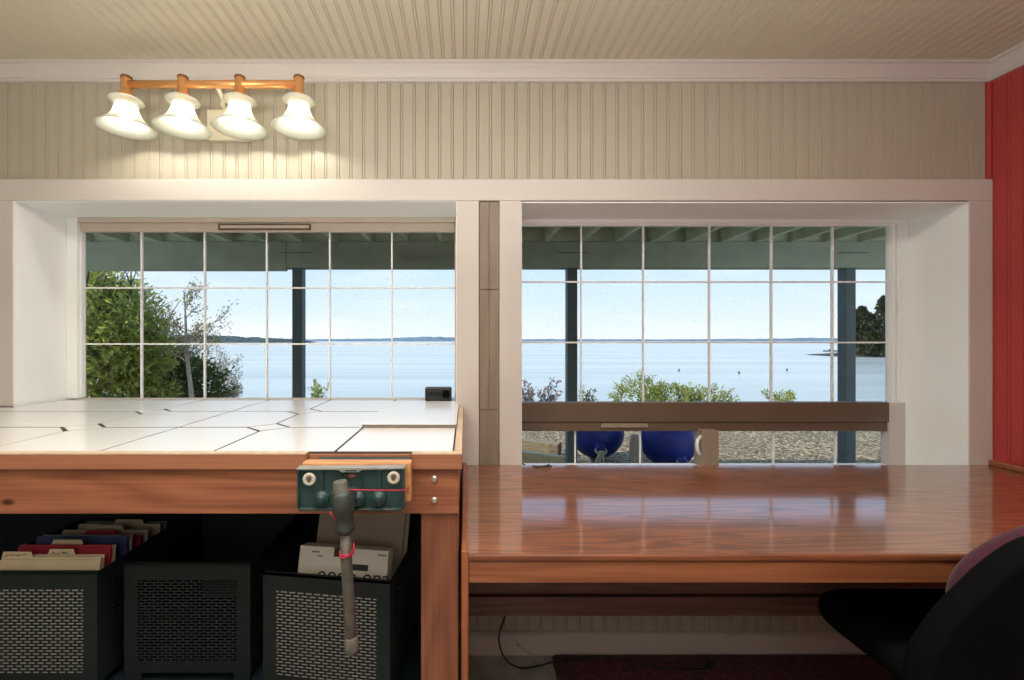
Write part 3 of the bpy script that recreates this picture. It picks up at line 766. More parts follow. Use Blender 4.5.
for k in range(-14, 19):
    X = 0.31*k + 0.10
    mb.box(X+0.019, X+0.291, DP-CD+0.02, DP-CD+0.055, bz1, bz1+jh)
mb.build('blocking', M['deck_joist'], t)
for x in (297, 572.5, 851):
    mb = MB(); X = FX(x, DP)
    mb.box(X-0.13, X+0.13, DP-CD-0.024, DP-CD-0.018, pz+0.128, pz+0.134)
    mb.build('strap_iron', M['brown'], t)

# ------------------------------------------------------------------ beach things under the deck
def buoy(x, d, r, label, tilt, rotz):
    base = Vector((FX(x, d), d-CD, 0.0)); t = thing('buoy', label, 'buoy', base, 'blue buoys on the gravel')
    Mx = Matrix.Translation(base + Vector((0, 0, r))) @ Matrix.Rotation(rotz, 4, 'Z') @ Matrix.Rotation(tilt, 4, 'X')
    prof = []
    for i in range(25):
        a = math.pi*i/24
        rr = math.sin(a)*r; zz = -math.cos(a)*r
        if a > 2.35: k = (a-2.35)/(math.pi-2.35); rr = rr*(1-.15*k) ; zz = zz + r*0.10*k
        prof.append((max(rr, 0.004), zz))
    mb = MB(); mb.lathe(prof, Mx, 32, (True, True)); mb.build('body', M['buoy'], t)
    mb = MB(); mb.lathe([(.055, r*1.03), (.055, r*1.10), (.042, r*1.14), (.042, r*1.22), (.02, r*1.24)], Mx, 16, (True, True))
    mb.build('neck', M['buoy'], t)
    mb = MB(); pts = [Mx @ Vector((.05*math.cos(a), 0, r*1.26 + .05*math.sin(a))) for a in [2*math.pi*k/14 for k in range(15)]]
    mb.tube(pts, .013, 8); mb.build('rope_eye', M['rope'], t)
    return t, Mx
t, Mx = buoy(596, 4.82, .285, 'blue round buoy with a hanging rope, left of the two', R(112), R(-8))
e0 = Mx @ Vector((0, 0, .285*1.38))
mb = MB()
for s in (-.03, .0, .035):
    mb.tube([e0 + Vector((s*.3, 0, .02)), e0 + Vector((s-.03, -.05, -.06)), Vector((e0.x+s*1.6-.05, e0.y-.06, .015)), Vector((e0.x+s*3-.10, e0.y-.12, .014))], .012, 7)
mb.build('rope', M['rope'], t)
buoy(667.5, 4.47, .262, 'blue round buoy nearest the window mullion, right of the two', R(118), R(3))

def timber(name, a, b, wid, h, material, label, z0=0.0):
    a = Vector(a); b = Vector(b); dv = (b-a); Ln = dv.length; ang = math.atan2(dv.y, dv.x)
    mb = MB(); n = 10
    secs = []
    for i in range(n+1):
        x = Ln*i/n; j = [random.uniform(-.007, .007) for _ in range(8)]
        secs.append(mb.ring([(x, -wid/2+j[0], z0+j[1]*.2), (x, wid/2+j[2], z0+j[3]*.2), (x, wid/2+j[4], z0+h+j[5]), (x, -wid/2+j[6], z0+h+j[7])]))
    for p, q in zip(secs, secs[1:]): mb.bridge(p, q, False)
    mb.bm.faces.new(secs[0][::-1]); mb.bm.faces.new(secs[-1])
    o = mb.build(name, material, bev=0.008); o.location = (a.x, a.y, 0); o.rotation_euler = (0, 0, ang)
    return tag(o, label, 'timber')
def G(x, y, z=0): d = (CZ-z)*F/(y-341); return Vector((FX(x, d), d-CD, 0))
timber('beach_timber', G(470, 433, .14), G(560, 443, .14), .13, .14, M['drift'], 'dark weathered timber lying behind the pale plank on the gravel')
timber('beach_timber', G(470, 444, .13), G(590, 460, .13), .09, .13, M['drift_pale'], 'pale weathered plank lying slanted on the gravel below the left buoy')
timber('beach_timber', G(612, 466, .06), G(626, 466, .06), .08, .07, M['drift'], 'low brown timber at the foot of the left buoy rope')
sb = Vector((FX(636, 4.30), 4.30-CD, 0)); mb = MB()
mb.lathe([(.066, 0), (.062, .12), (.058, .28), (.048, .33), (.022, .352), (.004, .356)], Matrix.Translation(sb), 9, (True, True), smooth=False)
mesh_thing('wood_stump', mb, M['stump'], 'grey weathered post stump standing between the two blue buoys', 'stump')

# ------------------------------------------------------------------ workbench
BF = 1.052                                             # front edge distance
BZ = 0.976
BY = BF - CD
BXL, BXR = -2.12, -0.013
t = thing('workbench', 'wooden workbench with white tiled top beneath the left window', 'workbench', (-1.0, -0.35, 0))
mb = MB()
mb.box(BXL, BXR, BY+0.010, -0.002, BZ-0.036, BZ-0.0013)
mb.box(LX0+0.008, LX1-0.008, -0.002, YF0-0.002, BZ-0.030, BZ-0.0013)
mb.build('top_board', M['grout'], t)
cols = [-2.12, -1.768, -1.42, -1.15, -0.862, -0.592, -0.305, -0.026]
rows_ = [1.066, 1.371, 1.679, CD-0.0005, 1.987, YF0+CD-0.006]
dots = [(-0.592, 1.371), (-0.592, 1.679), (-1.15, 1.371), (-1.15, 1.679)]
mb = MB(); g = 0.0085; q = 0.062
def tile(poly):
    inset = []
    n = len(poly); cx = sum(p[0] for p in poly)/n; cy = sum(p[1] for p in poly)/n
    for i in range(n):
        p0, p1, p2 = Vector(poly[i-1]), Vector(poly[i]), Vector(poly[(i+1) % n])
        d1 = (p1-p0).normalized(); d2 = (p2-p1).normalized()
        n1 = Vector((-d1.y, d1.x)); n2 = Vector((-d2.y, d2.x)); bsc = (n1+n2); bsc = bsc/ max(0.4, bsc.dot(n1))
        inset.append(p1 + Vector((bsc.x*.0035, bsc.y*.0075)))
    mb.prism([(p.x, p.y-CD) for p in inset], 'z', BZ-0.0045, BZ)
row_pairs = [(1.066, 1.371), (1.371, 1.679), (1.679, 1.987), (1.987, YF0+CD-0.004)]
for d0, d1 in row_pairs:
    for x0, x1 in zip(cols, cols[1:]):
        if x0 < -1.77 and d1 > CD:
            if d0 < CD: tile([(x0, d0), (x1, d0), (x1, CD-0.001), (x0, CD-0.001)])
            continue
        pl = []
        def corner(x, d, a, b):
            if any(abs(x-u) < .01 and abs(d-v) < .01 for u, v in dots): pl.extend((a, b))
            else: pl.append((x, d))
        corner(x0, d0, (x0, d0+q), (x0+q, d0)); corner(x1, d0, (x1-q, d0), (x1, d0+q))
        corner(x1, d1, (x1, d1-q), (x1-q, d1)); corner(x0, d1, (x0+q, d1), (x0, d1-q))
        tile(pl)
for x, d in dots: tile([(x-q, d), (x, d-q), (x+q, d), (x, d+q)])
mb.build('tiles', M['tile'], t, bev=0.0005, seg=1)
mb = MB(); lz = FZ(469.5, BF-.008)
vx0, vx1 = FX(308, BF), FX(412, BF)
for x0, x1 in ((BXL, vx0), (vx1, BXR+.0065)): mb.box(x0, x1, BY-0.010, BY+0.012, lz, BZ+0.0005)
mb.box(vx0, vx1, BY+0.004, BY+0.012, lz, BZ-0.004)
mb.build('front_lip', M['fir_lip'], t, bev=0.002)
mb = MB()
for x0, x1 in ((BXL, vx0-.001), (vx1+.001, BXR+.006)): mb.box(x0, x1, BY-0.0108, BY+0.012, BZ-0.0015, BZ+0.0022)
mb.build('edge_highlight', M['pale_wood'], t, bev=0.0006)  # pale strip painting in the highlight along the lip's top edge
mb = MB(); az = FZ(514, BF); mb.box(BXL, BXR-0.001, BY, BY+0.036, az, lz); mb.build('front_apron', M['fir'], t, bev=0.002)
lx0 = FX(421, 1.062)
for x0, x1, y0 in ((lx0, BXR-0.002, BY+0.008), (BXL, BXL+0.09, BY+0.008), (lx0, BXR-0.002, -0.11), (BXL, BXL+0.09, -0.11)):
    mb = MB(); mb.box(x0, x1, y0, y0+0.088, 0, BZ-0.036); mb.build('leg', M['fir_v'], t, bev=0.003)
mb = MB(); mb.box(-0.0245, -0.0066, BY+.013, -0.003, BZ-0.028, BZ+0.006); mb.build('side_trim', M['pale_wood'], t, bev=0.002)
mb = MB(); mb.box(BXR-0.016, BXR-0.001, BY+0.03, -0.004, az, BZ-0.030); mb.build('side_apron', M['fir'], t, bev=0.002)
mb = MB(); mb.box(BXL+0.01, BXR-0.02, -0.022, -0.004, 0.345, BZ-0.04); mb.build('back_panel', M['bench_shade'], t)  # dark sheet added to paint the shade behind the boxes
mb = MB(); mb.box(BXL+0.01, BXR-0.01, BY+0.02, -0.022, 0.325, 0.345); mb.build('lower_shelf', M['bench_shade'], t)  # shelf in the same painted shade colour
for y in (478.5, 500):
    p = P(434.5, y, BF-.001); mb = MB(); mb.lathe([(.0072, 0), (.0072, .003), (.005, .0045), (.001, .005)], Matrix.Translation(p) @ Matrix.Rotation(R(90), 4, 'X'), 6, (True, True), smooth=False)
    mb.build('bolt', M['bolt'], t)

# loose laminate board on the bench, black gadget on the sill
lb = thing('loose_board', 'loose white board lying on the tiles at the right end of the workbench', 'board', (-0.17, -0.19, BZ))
mb = MB(); mb.box(-0.304, -0.026, 1.357-CD, 1.86-CD, BZ+0.0005, BZ+0.0025); mb.build('underlay', M['pale_wood'], lb)
mb = MB(); mb.box(-0.306, -0.0255, 1.354-CD, 1.86-CD, BZ+0.0025, BZ+0.0105); mb.build('core', M['board_edge'], lb)
mb = MB(); mb.box(-0.306, -0.0255, 1.354-CD, 1.86-CD, BZ+0.0105, BZ+0.012); mb.build('facing', M['tile'], lb)
gd = thing('small_radio', 'small black box with a round dial in the right corner of the left window', 'radio', (-0.11, 0.185, BZ))
mb = MB(); g0, g1 = FX(425, 1.96), FX(451.5, 1.96); gz1_ = FZ(387.5, 1.96)
mb.box(g0, g1, 0.172, 0.215, BZ+0.0005, gz1_); mb.build('body', M['black'], gd, bev=0.005)
mb = MB(); mb.lathe([(.017, 0), (.017, .005), (.013, .007), (.012, .003), (.001, .003)], Matrix.Translation((FX(446, 1.955), 0.173, (BZ+gz1_)/2+.002)) @ Matrix.Rotation(R(90), 4, 'X'), 20, (True, True))
mb.build('dial', M['chair_black'], gd)
mb = MB(); mb.box(g0+.012, g1-.045, 0.1705, 0.1725, BZ+.022, BZ+.040); mb.build('front_plate', M['steel_dark'], gd, bev=.002)

# ------------------------------------------------------------------ vise
VD = 0.955
vc = P(351, 489, VD)
v = thing('bench_vise', 'dark green woodworking vise with long pipe handle bolted to the workbench front', 'vise', (vc.x, BY, 0.93))
px0, px1 = FX(297, VD), FX(404, VD); pz0, pz1 = FZ(511, VD), FZ(468.5, VD)
vy = VD - CD
def rrect(x0, x1, z0, z1, r, n=5):
    pts = []
    for cx, cy, a0 in ((x1-r, z1-r, 0), (x0+r, z1-r, 90), (x0+r, z0+r, 180), (x1-r, z0+r, 270)):
        for k in range(n+1): a = R(a0+90*k/n); pts.append((cx+r*math.cos(a), cy+r*math.sin(a)))
    return pts
mb = MB()
mb.prism(rrect(px0, px1, pz0, pz1, .006), 'y', vy+.006, vy+.020)
# raised border of the casting and its ribs
mb.box(px0, px0+.004, vy-.002, vy+.010, pz0+.005, pz1-.002); mb.box(px1-.004, px1, vy-.002, vy+.010, pz0+.005, pz1-.002)
mb.box(px0+.005, px1-.005, vy-.002, vy+.010, pz0, pz0+.006)
for x in (322, 379.5):
    X = FX(x, VD); mb.prism([(X-.004, pz0+.02), (X+.004, pz0+.02), (X+.002, pz1-.003), (X-.002, pz1-.003)], 'y', vy+.001, vy+.008)
for x in (342, 362): X = FX(x, VD); mb.box(X-.001, X+.001, vy+.003, vy+.008, pz0+.045, pz1-.012)
mb.build('front_jaw', M['vise'], v, bev=0.002)
mb = MB()
x0, x1 = px0-.001, px1+.001
poly = [(x0, pz1-.003), (FX(338, VD), pz1-.003), (FX(342, VD), pz1-.008), (FX(358, VD), pz1-.008), (FX(362, VD), pz1-.003), (x1, pz1-.001), (x1, pz1+.003), (x0, pz1+.001)]
mb.prism(poly, 'y', vy-.001, vy+.020)
mb.build('jaw_rim', M['steel'], v, bev=0.0008)
mb = MB(); mb.box(FX(345.5, VD), FX(357, VD), vy-.0025, vy+.002, pz1-.005, pz1-.003); mb.build('rim_slot', M['ink'], v)
mb = MB(); mb.box(px0+.003, px1+.012, vy+.021, vy+.052, pz0+.012, pz1+.006); mb.build('wood_jaw', M['orange_wood'], v, bev=0.002)
mb = MB(); mb.box(px0+.02, px1+.006, vy+.053, BY-.011, pz0+.010, pz1+.003); mb.build('rear_jaw', M['vise_worn'], v, bev=0.003)
mb = MB(); mb.box(px0+.03, px1-.03, BY-.012, BY-.0005, pz0+.010, pz1-.004); mb.build('mounting_plate', M['vise_worn'], v)
for x, y in ((309.5, 479), (393.8, 477.5)):
    p = P(x, y, VD+.004)
    Mx = Matrix.Translation(p) @ Matrix.Rotation(R(90), 4, 'X')
    mb = MB(); mb.lathe([(.0135, -.004), (.0135, .003), (.012, .0045), (.006, .0045), (.006, .002), (.0005, .002)], Mx, 24, (True, True)); wsh = mb.build('washer', M['washer'], v)
    mb = MB(); mb.lathe([(.0045, .002), (.0045, .0055), (.0005, .006)], Mx, 8, (True, True), False); mb.build('screw_head', M['pipe'], wsh)
for x, y in ((322, 498), (379, 498), (358, 498)):
    p = P(x, y, VD+.004); Mx = Matrix.Translation(p) @ Matrix.Rotation(R(90), 4, 'X')
    mb = MB(); mb.lathe([(.0165, -.004), (.0165, .004), (.014, .009), (.010, .0095), (.0085, .013), (.004, .0145), (.0005, .0145)], Mx, 24, (True, True)); mb.build('guide_boss', M['vise'], v)
mb = MB(); p = P(351.5, 476, VD+.004)
mb.prism([(p.x + a, p.z + b) for a, b in ((-.0115, 0), (-.006, .001), (-.004, .0038), (.004, .0038), (.006, .001), (.0115, 0), (.006, -.001), (.004, -.0038), (-.004, -.0038), (-.006, -.001))], 'y', vy+.0045, vy+.0065); mb.build('badge', M['badge'], v)
HD = 0.905
for y0, y1, x in ((509.3, 508.0, 308), (509.3, 508.0, 365), (509, 507.4, 390)):
    X = FX(x, VD); mb = MB(); mb.box(X-.013, X+.013, vy-.0035, vy-.0015, pz0+.0035, pz0+.006); mb.build('wear_mark', M['cap'], v)
# screw head, pipe handle
mb = MB(); a = P(343.5, 503, HD); mb.tube([Vector((a.x, vy+.010, a.z)), Vector((a.x, HD-CD-.010, a.z))], [.017, .0185], 20); mb.build('screw_hub', M['vise_worn'], v, bev=.003)
def axis_pts(l): return [P(x, y, HD) for x, y in l]
mb = MB()
mb.tube(axis_pts([(341.5, 491), (342.2, 495), (343.5, 505), (344.3, 512), (344.7, 516), (345, 522), (345.2, 526), (345.3, 529), (345.3, 531)]), [.017, .0205, .0225, .0205, .0165, .0165, .0175, .0195, .017], 20); mb.build('coupling', M['vise_worn'], v)
mb = MB(); mb.tube(axis_pts([(345.3, 530), (347, 570), (349.6, 612), (351.6, 646)]), [.0112, .0112, .0116, .0112], 16); ph = mb.build('handle', M['pipe'], v)
mb = MB(); mb.tube(axis_pts([(351, 636), (351.3, 639), (351.4, 641), (352, 648), (352.2, 652)]), [.0118, .0125, .0138, .0142, .0132], 18); mb.build('handle_end', M['cap'], v)
mb = MB(); mb.tube(axis_pts([(340, 481), (340.3, 483), (340.8, 489), (341.1, 490.5), (341.3, 493)]), [.0125, .0142, .0150, .0175, .0170], 20); mb.build('handle_cap', M['cap'], v)
mb = MB()
mb.tube([P(349, 489.6, HD), P(370, 490.2, .92), P(404.5, 490.3, VD-.004), Vector((px1+.003, vy+.01, FZ(490.3, VD))), Vector((px1+.014, vy+.036, FZ(491, VD)))], .0014, 6)
mb.build('string', M['string'], v)
mb = MB(); mb.tube(axis_pts([(330, 512), (333, 516), (335.5, 520)]), .0016, 6); mb.build('string_tail', M['string'], v)
mb = MB()
for k, yy in enumerate((551, 553.5, 555)):
    ctr = P(346.6, yy, HD)
    mb.tube([ctr + Vector((.0132*math.cos(a_), .0132*math.sin(a_), .003*math.sin(a_*1+k))) for a_ in [2*math.pi*i/16 for i in range(17)]], .0016, 6)
mb.tube([P(350, 553, HD-.012), P(354.5, 549, HD-.012), P(353.5, 543, HD-.01)], .0016, 6)
mb.build('string_loop', M['string'], v)

# ------------------------------------------------------------------ file boxes
BW, BH, BDp = 0.330, 0.308, 0.355
def perforated(mb, x0, x1, z0, z1, y, wx0, wx1, wz0, wz1, th=0.0016, axis='x'):
    def bx(a0, a1, b0, b1):
        if axis == 'x': mb.box(a0, a1, y, y+th, b0, b1)
        else: mb.box(y, y+th, a0, a1, b0, b1)
    bx(x0, wx0, z0, z1); bx(wx1, x1, z0, z1); bx(wx0, wx1, z0, wz0); bx(wx0, wx1, wz1, z1)
    pr = 0.0076; nr = int((wz1-wz0)/pr); pr = (wz1-wz0)/nr
    px_ = 0.0205; nc = int((wx1-wx0)/px_); px_ = (wx1-wx0)/nc
    for r in range(nr):
        zb_ = wz0 + r*pr
        bx(wx0, wx1, zb_, zb_+pr*.46)
        off = 0.5*px_ if r % 2 else 0
        for k in range(nc+1):
            c0 = wx0 + k*px_ + off
            if c0 - .0025 > wx1: continue
            bx(max(wx0, c0-.0025), min(wx1, c0+.0025), zb_+pr*.46, zb_+pr)
def file_box(label, rotz, loc):
    t = thing('file_box', label, 'file box', loc, 'black mesh file boxes under the workbench')
    t.rotation_euler = (0, 0, rotz)
    fz = 0.022
    mb = MB(); perforated(mb, 0, BW, fz, BH, 0, .034, BW-.034, .050, BH-.044)
    mb.box(0, BW, 0, .010, BH-.006, BH)
    mb.build('front_panel', M['steel_dark'], t, local=True)
    for x in (0, BW-.0016):
        mb = MB(); perforated(mb, .002, BDp, fz, BH, x, .05, BDp-.05, .060, BH-.05, axis='y'); mb.build('side_panel', M['steel_dark'], t, local=True)
    mb = MB(); mb.box(0, BW, BDp-.0016, BDp, fz, BH); mb.build('back_panel', M['steel_dark'], t, local=True)
    mb = MB(); mb.box(.001, BW-.001, .001, BDp-.001, fz, fz+.002); mb.build('base', M['steel_dark'], t, local=True)
    for x in (0, BW-.045):
        for y_ in (0, BDp-.02):
            mb = MB(); mb.box(x, x+.045, y_, y_+.02, 0, fz+.003); mb.build('foot', M['steel_dark'], t, bev=.004, local=True)
    return t
SH = 0.3455
bA = file_box('black mesh file box full of folders at the left end under the workbench', R(0), (FX(97, 1.145)-BW, 1.145-CD, SH))
# copies share mesh data
bB = duplicate(bA, (FX(124, 1.19), 1.19-CD, SH), 0.0, 'dark empty-looking mesh file box in the middle under the workbench')
bC = duplicate(bA, (FX(263, 1.145), 1.145-CD, SH), R(-8), 'black mesh file box holding a white carton, right behind the vise handle')

# folders in the left box
def folder(X0, X1, d, ztop, tab, m, label, lean=0.018, name='file_folder', text=None, ptext=0):
    z0 = SH + 0.03; y = d - CD
    t = thing(name, label, 'folder', ((X0+X1)/2, y, z0), 'folders in the file box')
    for i, (dy, tb, mm) in enumerate(((0, None, m), (.004, tab, m))):
        mb = MB()
        pts = [(X0, z0), (X1, z0), (X1, ztop-.006*(1-i))]
        if tb:
            a, b = tb; h = 0.013
            pts += [(b+.006, ztop), (b, ztop+h), (a, ztop+h), (a-.006 if a-.006 > X0 else X0, ztop)]
        pts += [(X0, ztop-.006*(1-i))]
        vs_f = []; th = .0012
        A = []; B = []
        for x_, z_ in pts:
            yy = y + dy*(z_-z0)/(ztop-z0) + lean*(z_-z0)/(ztop-z0)
            A.append(mb.bm.verts.new((x_, yy, z_))); B.append(mb.bm.verts.new((x_, yy+th, z_)))
        n = len(A)
        mb.bm.faces.new(A); mb.bm.faces.new(B[::-1])
        for k in range(n): mb.bm.faces.new((A[k], B[k], B[(k+1) % n], A[(k+1) % n]))
        mb.build('rear_leaf' if i else 'front_leaf', mm, t)
    if tab and text is not None:
        mb = MB(); a, b = tab; zc2 = ztop + .004; yy = y + lean + .004 - .0022
        rs = random.Random(ptext)
        x = a+.004
        pts = []
        while x < b-.006:
            pts.append(Vector((x, yy, zc2 + rs.uniform(-.003, .005)))); x += rs.uniform(.0012, .0026)
        mb.tube(pts, .00055, 4); mb.build('handwriting', M['ink'], t)
    return t
fx0, fx1 = FX(4, 1.18), FX(97, 1.145)-.012
folder(fx0, fx1, 1.152, .678, (fx0+.004, fx0+.075), M['manila'], 'cream folder at the front of the left file box, handwritten tab at its left', text=1, ptext=3)
folder(fx0, fx1, 1.162, .680, (fx0+.115, fx0+.175), M['manila'], 'second cream folder in the left file box, tab at its middle', text=1, ptext=8)
folder(fx0+.012, fx1, 1.186, .694, None, M['maroon_card'], 'crimson folder in the left file box')
folder(fx0+.006, fx1, 1.200, .688, (fx0+.09, fx0+.165), M['manila'], 'cream folder with a tab just behind the crimson folder')
folder(fx0+.006, fx1, 1.244, .692, None, M['blue_card'], 'blue folder in the left file box')
folder(fx0+.006, fx1, 1.262, .688, None, M['teal_card'], 'pale grey-blue folder behind the blue folder')
folder(fx0+.006, fx1, 1.296, .674, (fx0+.1, fx0+.18), M['maroon_card'], 'dark red folder farther back in the left file box')
folder(fx0+.006, fx1, 1.325, .676, (fx0+.085, fx0+.18), M['manila_grey'], 'dull cream folder with a wide tab toward the back of the left file box')
folder(fx0+.006, fx1, 1.380, .672, (fx0+.12, fx0+.2), M['manila_grey'], 'dull cream folder at the very back of the left file box')
folder(fx0+.006, fx1, 1.41, .668, None, M['green_card'], 'grey-green folder against the back of the left file box')
# carton and boards in the right box (local frame of that box)
Mc = Matrix.Translation(bC.location) @ Matrix.Rotation(R(-8), 4, 'Z')
ct = thing('white_carton', 'white carton with dark lettering at the front of the right-hand file box', 'carton', bC.location + Vector((0.15, 0.05, 0.03)))
def cbox(name, m, x0, x1, y0, y1, z0, z1, parent, bev=0.0):
    mb = MB(); Ml = Matrix.Translation(-0.0*Vector((0,0,0))) @ Mc @ Matrix.Translation((0.16, 0.02, 0.03)) @ Matrix.Rotation(R(-14), 4, 'X')
    mb.box(x0, x1, y0, y1, z0, z1, Ml); return mb.build(name, m, parent, bev=bev)
cbox('body', M['white_card'], -.105, .140, -.012, .035, 0.02, .318, ct, .0015)
cbox('top_notch', M['ink'], -.008, .040, -.0130, -.008, .296, .318, ct)
cbox('label_bar', M['ink'], .036, .088, -.0130, -.010, .266, .281, ct, .001)
def text_on(parent, body, size, x, z, y=-.0128, m='ink', name='lettering'):
    cu = bpy.data.curves.new('t', 'FONT'); cu.body = body; cu.size = size; cu.extrude = .0003
    tmp = bpy.data.objects.new('t', cu); col.objects.link(tmp)
    dg = bpy.context.evaluated_depsgraph_get(); me = bpy.data.meshes.new_from_object(tmp.evaluated_get(dg))
    bpy.data.objects.remove(tmp)
    Ml = Mc @ Matrix.Translation((0.16, 0.02, 0.03)) @ Matrix.Rotation(R(-14), 4, 'X') @ Matrix.Translation((x, y, z)) @ Matrix.Rotation(R(90), 4, 'X')
    me.transform(Ml); me.transform(Matrix.Translation(-parent.location)); me.materials.append(M[m])
    o = bpy.data.objects.new(name, me); col.objects.link(o); o.parent = parent; return o
text_on(ct, 'oooo ona', .050, -.050, .236)
for bx_, z_, n in ((-.070, .303, 5), (-.052, .293, 3), (.112, .305, 5)):
    for k in range(n): cbox('lettering', M['ink'], bx_+k*.0046, bx_+k*.0046+.0030, -.0129, -.011, z_, z_+.0035, ct)
def cboard(name, label, x0, x1, y, z1, th, m, rx, lx=0.0):
    mb = MB(); Ml = Mc @ Matrix.Translation(((x0+x1)/2, y, 0.03)) @ Matrix.Rotation(R(rx), 4, 'X') @ Matrix.Rotation(R(lx), 4, 'Y')
    mb.box(-(x1-x0)/2, (x1-x0)/2, 0, th, 0, z1, Ml)
    return mesh_thing(name, mb, m, label, 'board', bev=.001)
cboard('chipboard_sheet', 'grey-brown sheet standing behind the white carton in the right-hand file box', .040, .298, .13, .40, .006, M['grey_board'], -12, 2)
cboard('grey_binder', 'thin pale grey sheet showing right behind the grey-brown sheet', .050, .308, .145, .395, .004, M['manila_grey'], -12, 2)
# white paper lining seen through the perforations
def paper(box, label, x0=.036, x1=BW-.036):
    mb = MB(); Mx = Matrix.Translation(box.location) @ Matrix.Rotation(box.rotation_euler.z, 4, 'Z')
    mb.box(x0-.012, x1+.012, .0035, .0050, .026, BH-.030, Mx)
    return mesh_thing('paper_folder', mb, M['white_card'], label, 'folder', 'pale folders behind the perforated fronts')
paper(bA, 'pale folder seen through the perforated front of the left file box')
paper(bC, 'pale folder seen through the perforated front of the right-hand file box')

# ------------------------------------------------------------------ desk
DF = 1.034; DY = DF - CD
t = thing('desk', 'varnished oak desk with glossy top running along below the right window', 'desk', (1.0, -0.38, 0))
dx0, dx1 = 0.008, XR-0.003
mb = MB(); mb.prism([(DY+.006, DT), (DY+.006, DT-.018), (-.001, DT-.018), (-.001, DT)], 'x', dx0, dx1); mb.build('desk_top', M['oak'], t)
mb = MB(); mb.prism([(DY+.006, DT), (DY+.003, DT-.0006), (DY+.0008, DT-.0025), (DY, DT-.006), (DY, DT-.012), (DY+.001, DT-.0155), (DY+.006, DT-.018)], 'x', dx0, dx1); mb.build('front_nosing', M['oak_nose'], t)
mb = MB(); mb.box(dx0, dx1, DY+.004, DY+.026, FZ(584, DF), DT-.018); mb.build('front_apron', M['oak_edge'], t, bev=.002)
mb = MB(); mb.box(-0.0085, dx0, DY-.002, -.002, 0, DT+.010); mb.build('end_panel', M['oak_v'], t, bev=.003)
md = 1.46
mb = MB(); mb.box(dx0, dx1, md-CD, md-CD+.018, FZ(594, md), DT-.018); mb.box(dx0, dx1, md-CD-.014, md-CD+.018, FZ(613.5, md), FZ(595, md)); mb.build('modesty_rail', M['oak_dark'], t, bev=.002)
mb = MB(); mb.box(dx1-.022, dx1, -.60, -.003, DT, DT+.022); mb.build('wall_upstand', M['oak_edge'], t, bev=.005)
mb = MB(); mb.box(dx1-.02, dx1, DY+.03, -.03, 0, DT-.018); mb.build('end_panel', M['oak_v'], t, bev=.003)

mb = MB(); mb.tube([P(521, 463, 1.83), P(527, 466, 1.80), Vector((FX(535, 1.75), -.03, DT+.003)), Vector((FX(543, 1.74), -.035, DT+.003)), Vector((FX(552, 1.76), -.022, DT+.003))], .0025, 7)
mb.tube([Vector((FX(536, 1.74), -.04, DT+.0032)), Vector((FX(545, 1.75), -.03, DT+.003)), Vector((FX(549, 1.77), -.02, DT+.008))], .0025, 7)
mesh_thing('desk_cable', mb, M['black_rubber'], 'short black cable lying on the desk at the left corner of the right window', 'cable')

mb = MB(); mb.prism(rrect(FX(552, 1.76), 1.95, -1.25, YW-.028, .02), 'z', 0.001, .012)
mesh_thing('carpet', mb, M['mat'], 'dark maroon carpet mat on the floor under the desk', 'carpet', bev=.003)

def smooth_pts(pts, n=6):
    out = []
    for i in range(len(pts)-1):
        p0 = pts[max(i-1, 0)]; p1 = pts[i]; p2 = pts[i+1]; p3 = pts[min(i+2, len(pts)-1)]
        for k in range(n):
            u = k/n
            out.append(0.5*((2*p1) + (p2-p0)*u + (2*p0-5*p1+4*p2-p3)*u*u + (3*p1-p0-3*p2+p3)*u**3))
    out.append(pts[-1]); return out
def flo(x, y, z=.005): d = (CZ-z)*F/(y-341); return Vector((FX(x, d), d-CD, z))
mb = MB()
mb.tube(smooth_pts([P(506, 600, 1.60), P(505, 616, 1.62), P(500, 630, 1.64), P(499, 641, 1.66), P(503, 655, 1.68), flo(511, 664), flo(523, 668), flo(540, 665.5), flo(553, 662, .016), flo(575, 658.5, .016), flo(605, 657.5, .016), flo(625, 660, .016), flo(650, 667, .016), flo(672, 668.5, .016), flo(690, 669, .016), flo(706, 668.5, .016)]), .0032, 8)
pl = flo(709, 668, .012); mb.prism([(pl.x-.010, .013), (pl.x+.012, .013), (pl.x+.008, .045), (pl.x-.004, .045)], 'y', pl.y-.008, pl.y+.008)
mesh_thing('power_cord', mb, M['black_rubber'], 'black cord with a plug trailing across the floor under the desk', 'cord')
mb = MB()
mb.tube(smooth_pts([P(504, 600, 1.62), P(506, 621, 1.64), P(513, 635, 1.66), P(518, 645, 1.67), P(528, 652, 1.68), flo(541, 664), flo(548, 671), flo(553, 680), flo(556, 690)]), .0022, 7)
mb.ball(P(518, 645, 1.668), .006, 6)
mesh_thing('thin_cord', mb, M['white_cable'], 'thin pale cord with a small knot hanging below the desk', 'cord')
mb = MB(); mb.tube([flo(470, 655, .003), flo(477, 668, .003), flo(485, 682, .003)], .0022, 6)
mesh_thing('thin_cord', mb, M['white_cable'], 'thin pale cord on the grey floor beside the desk end panel', 'cord')

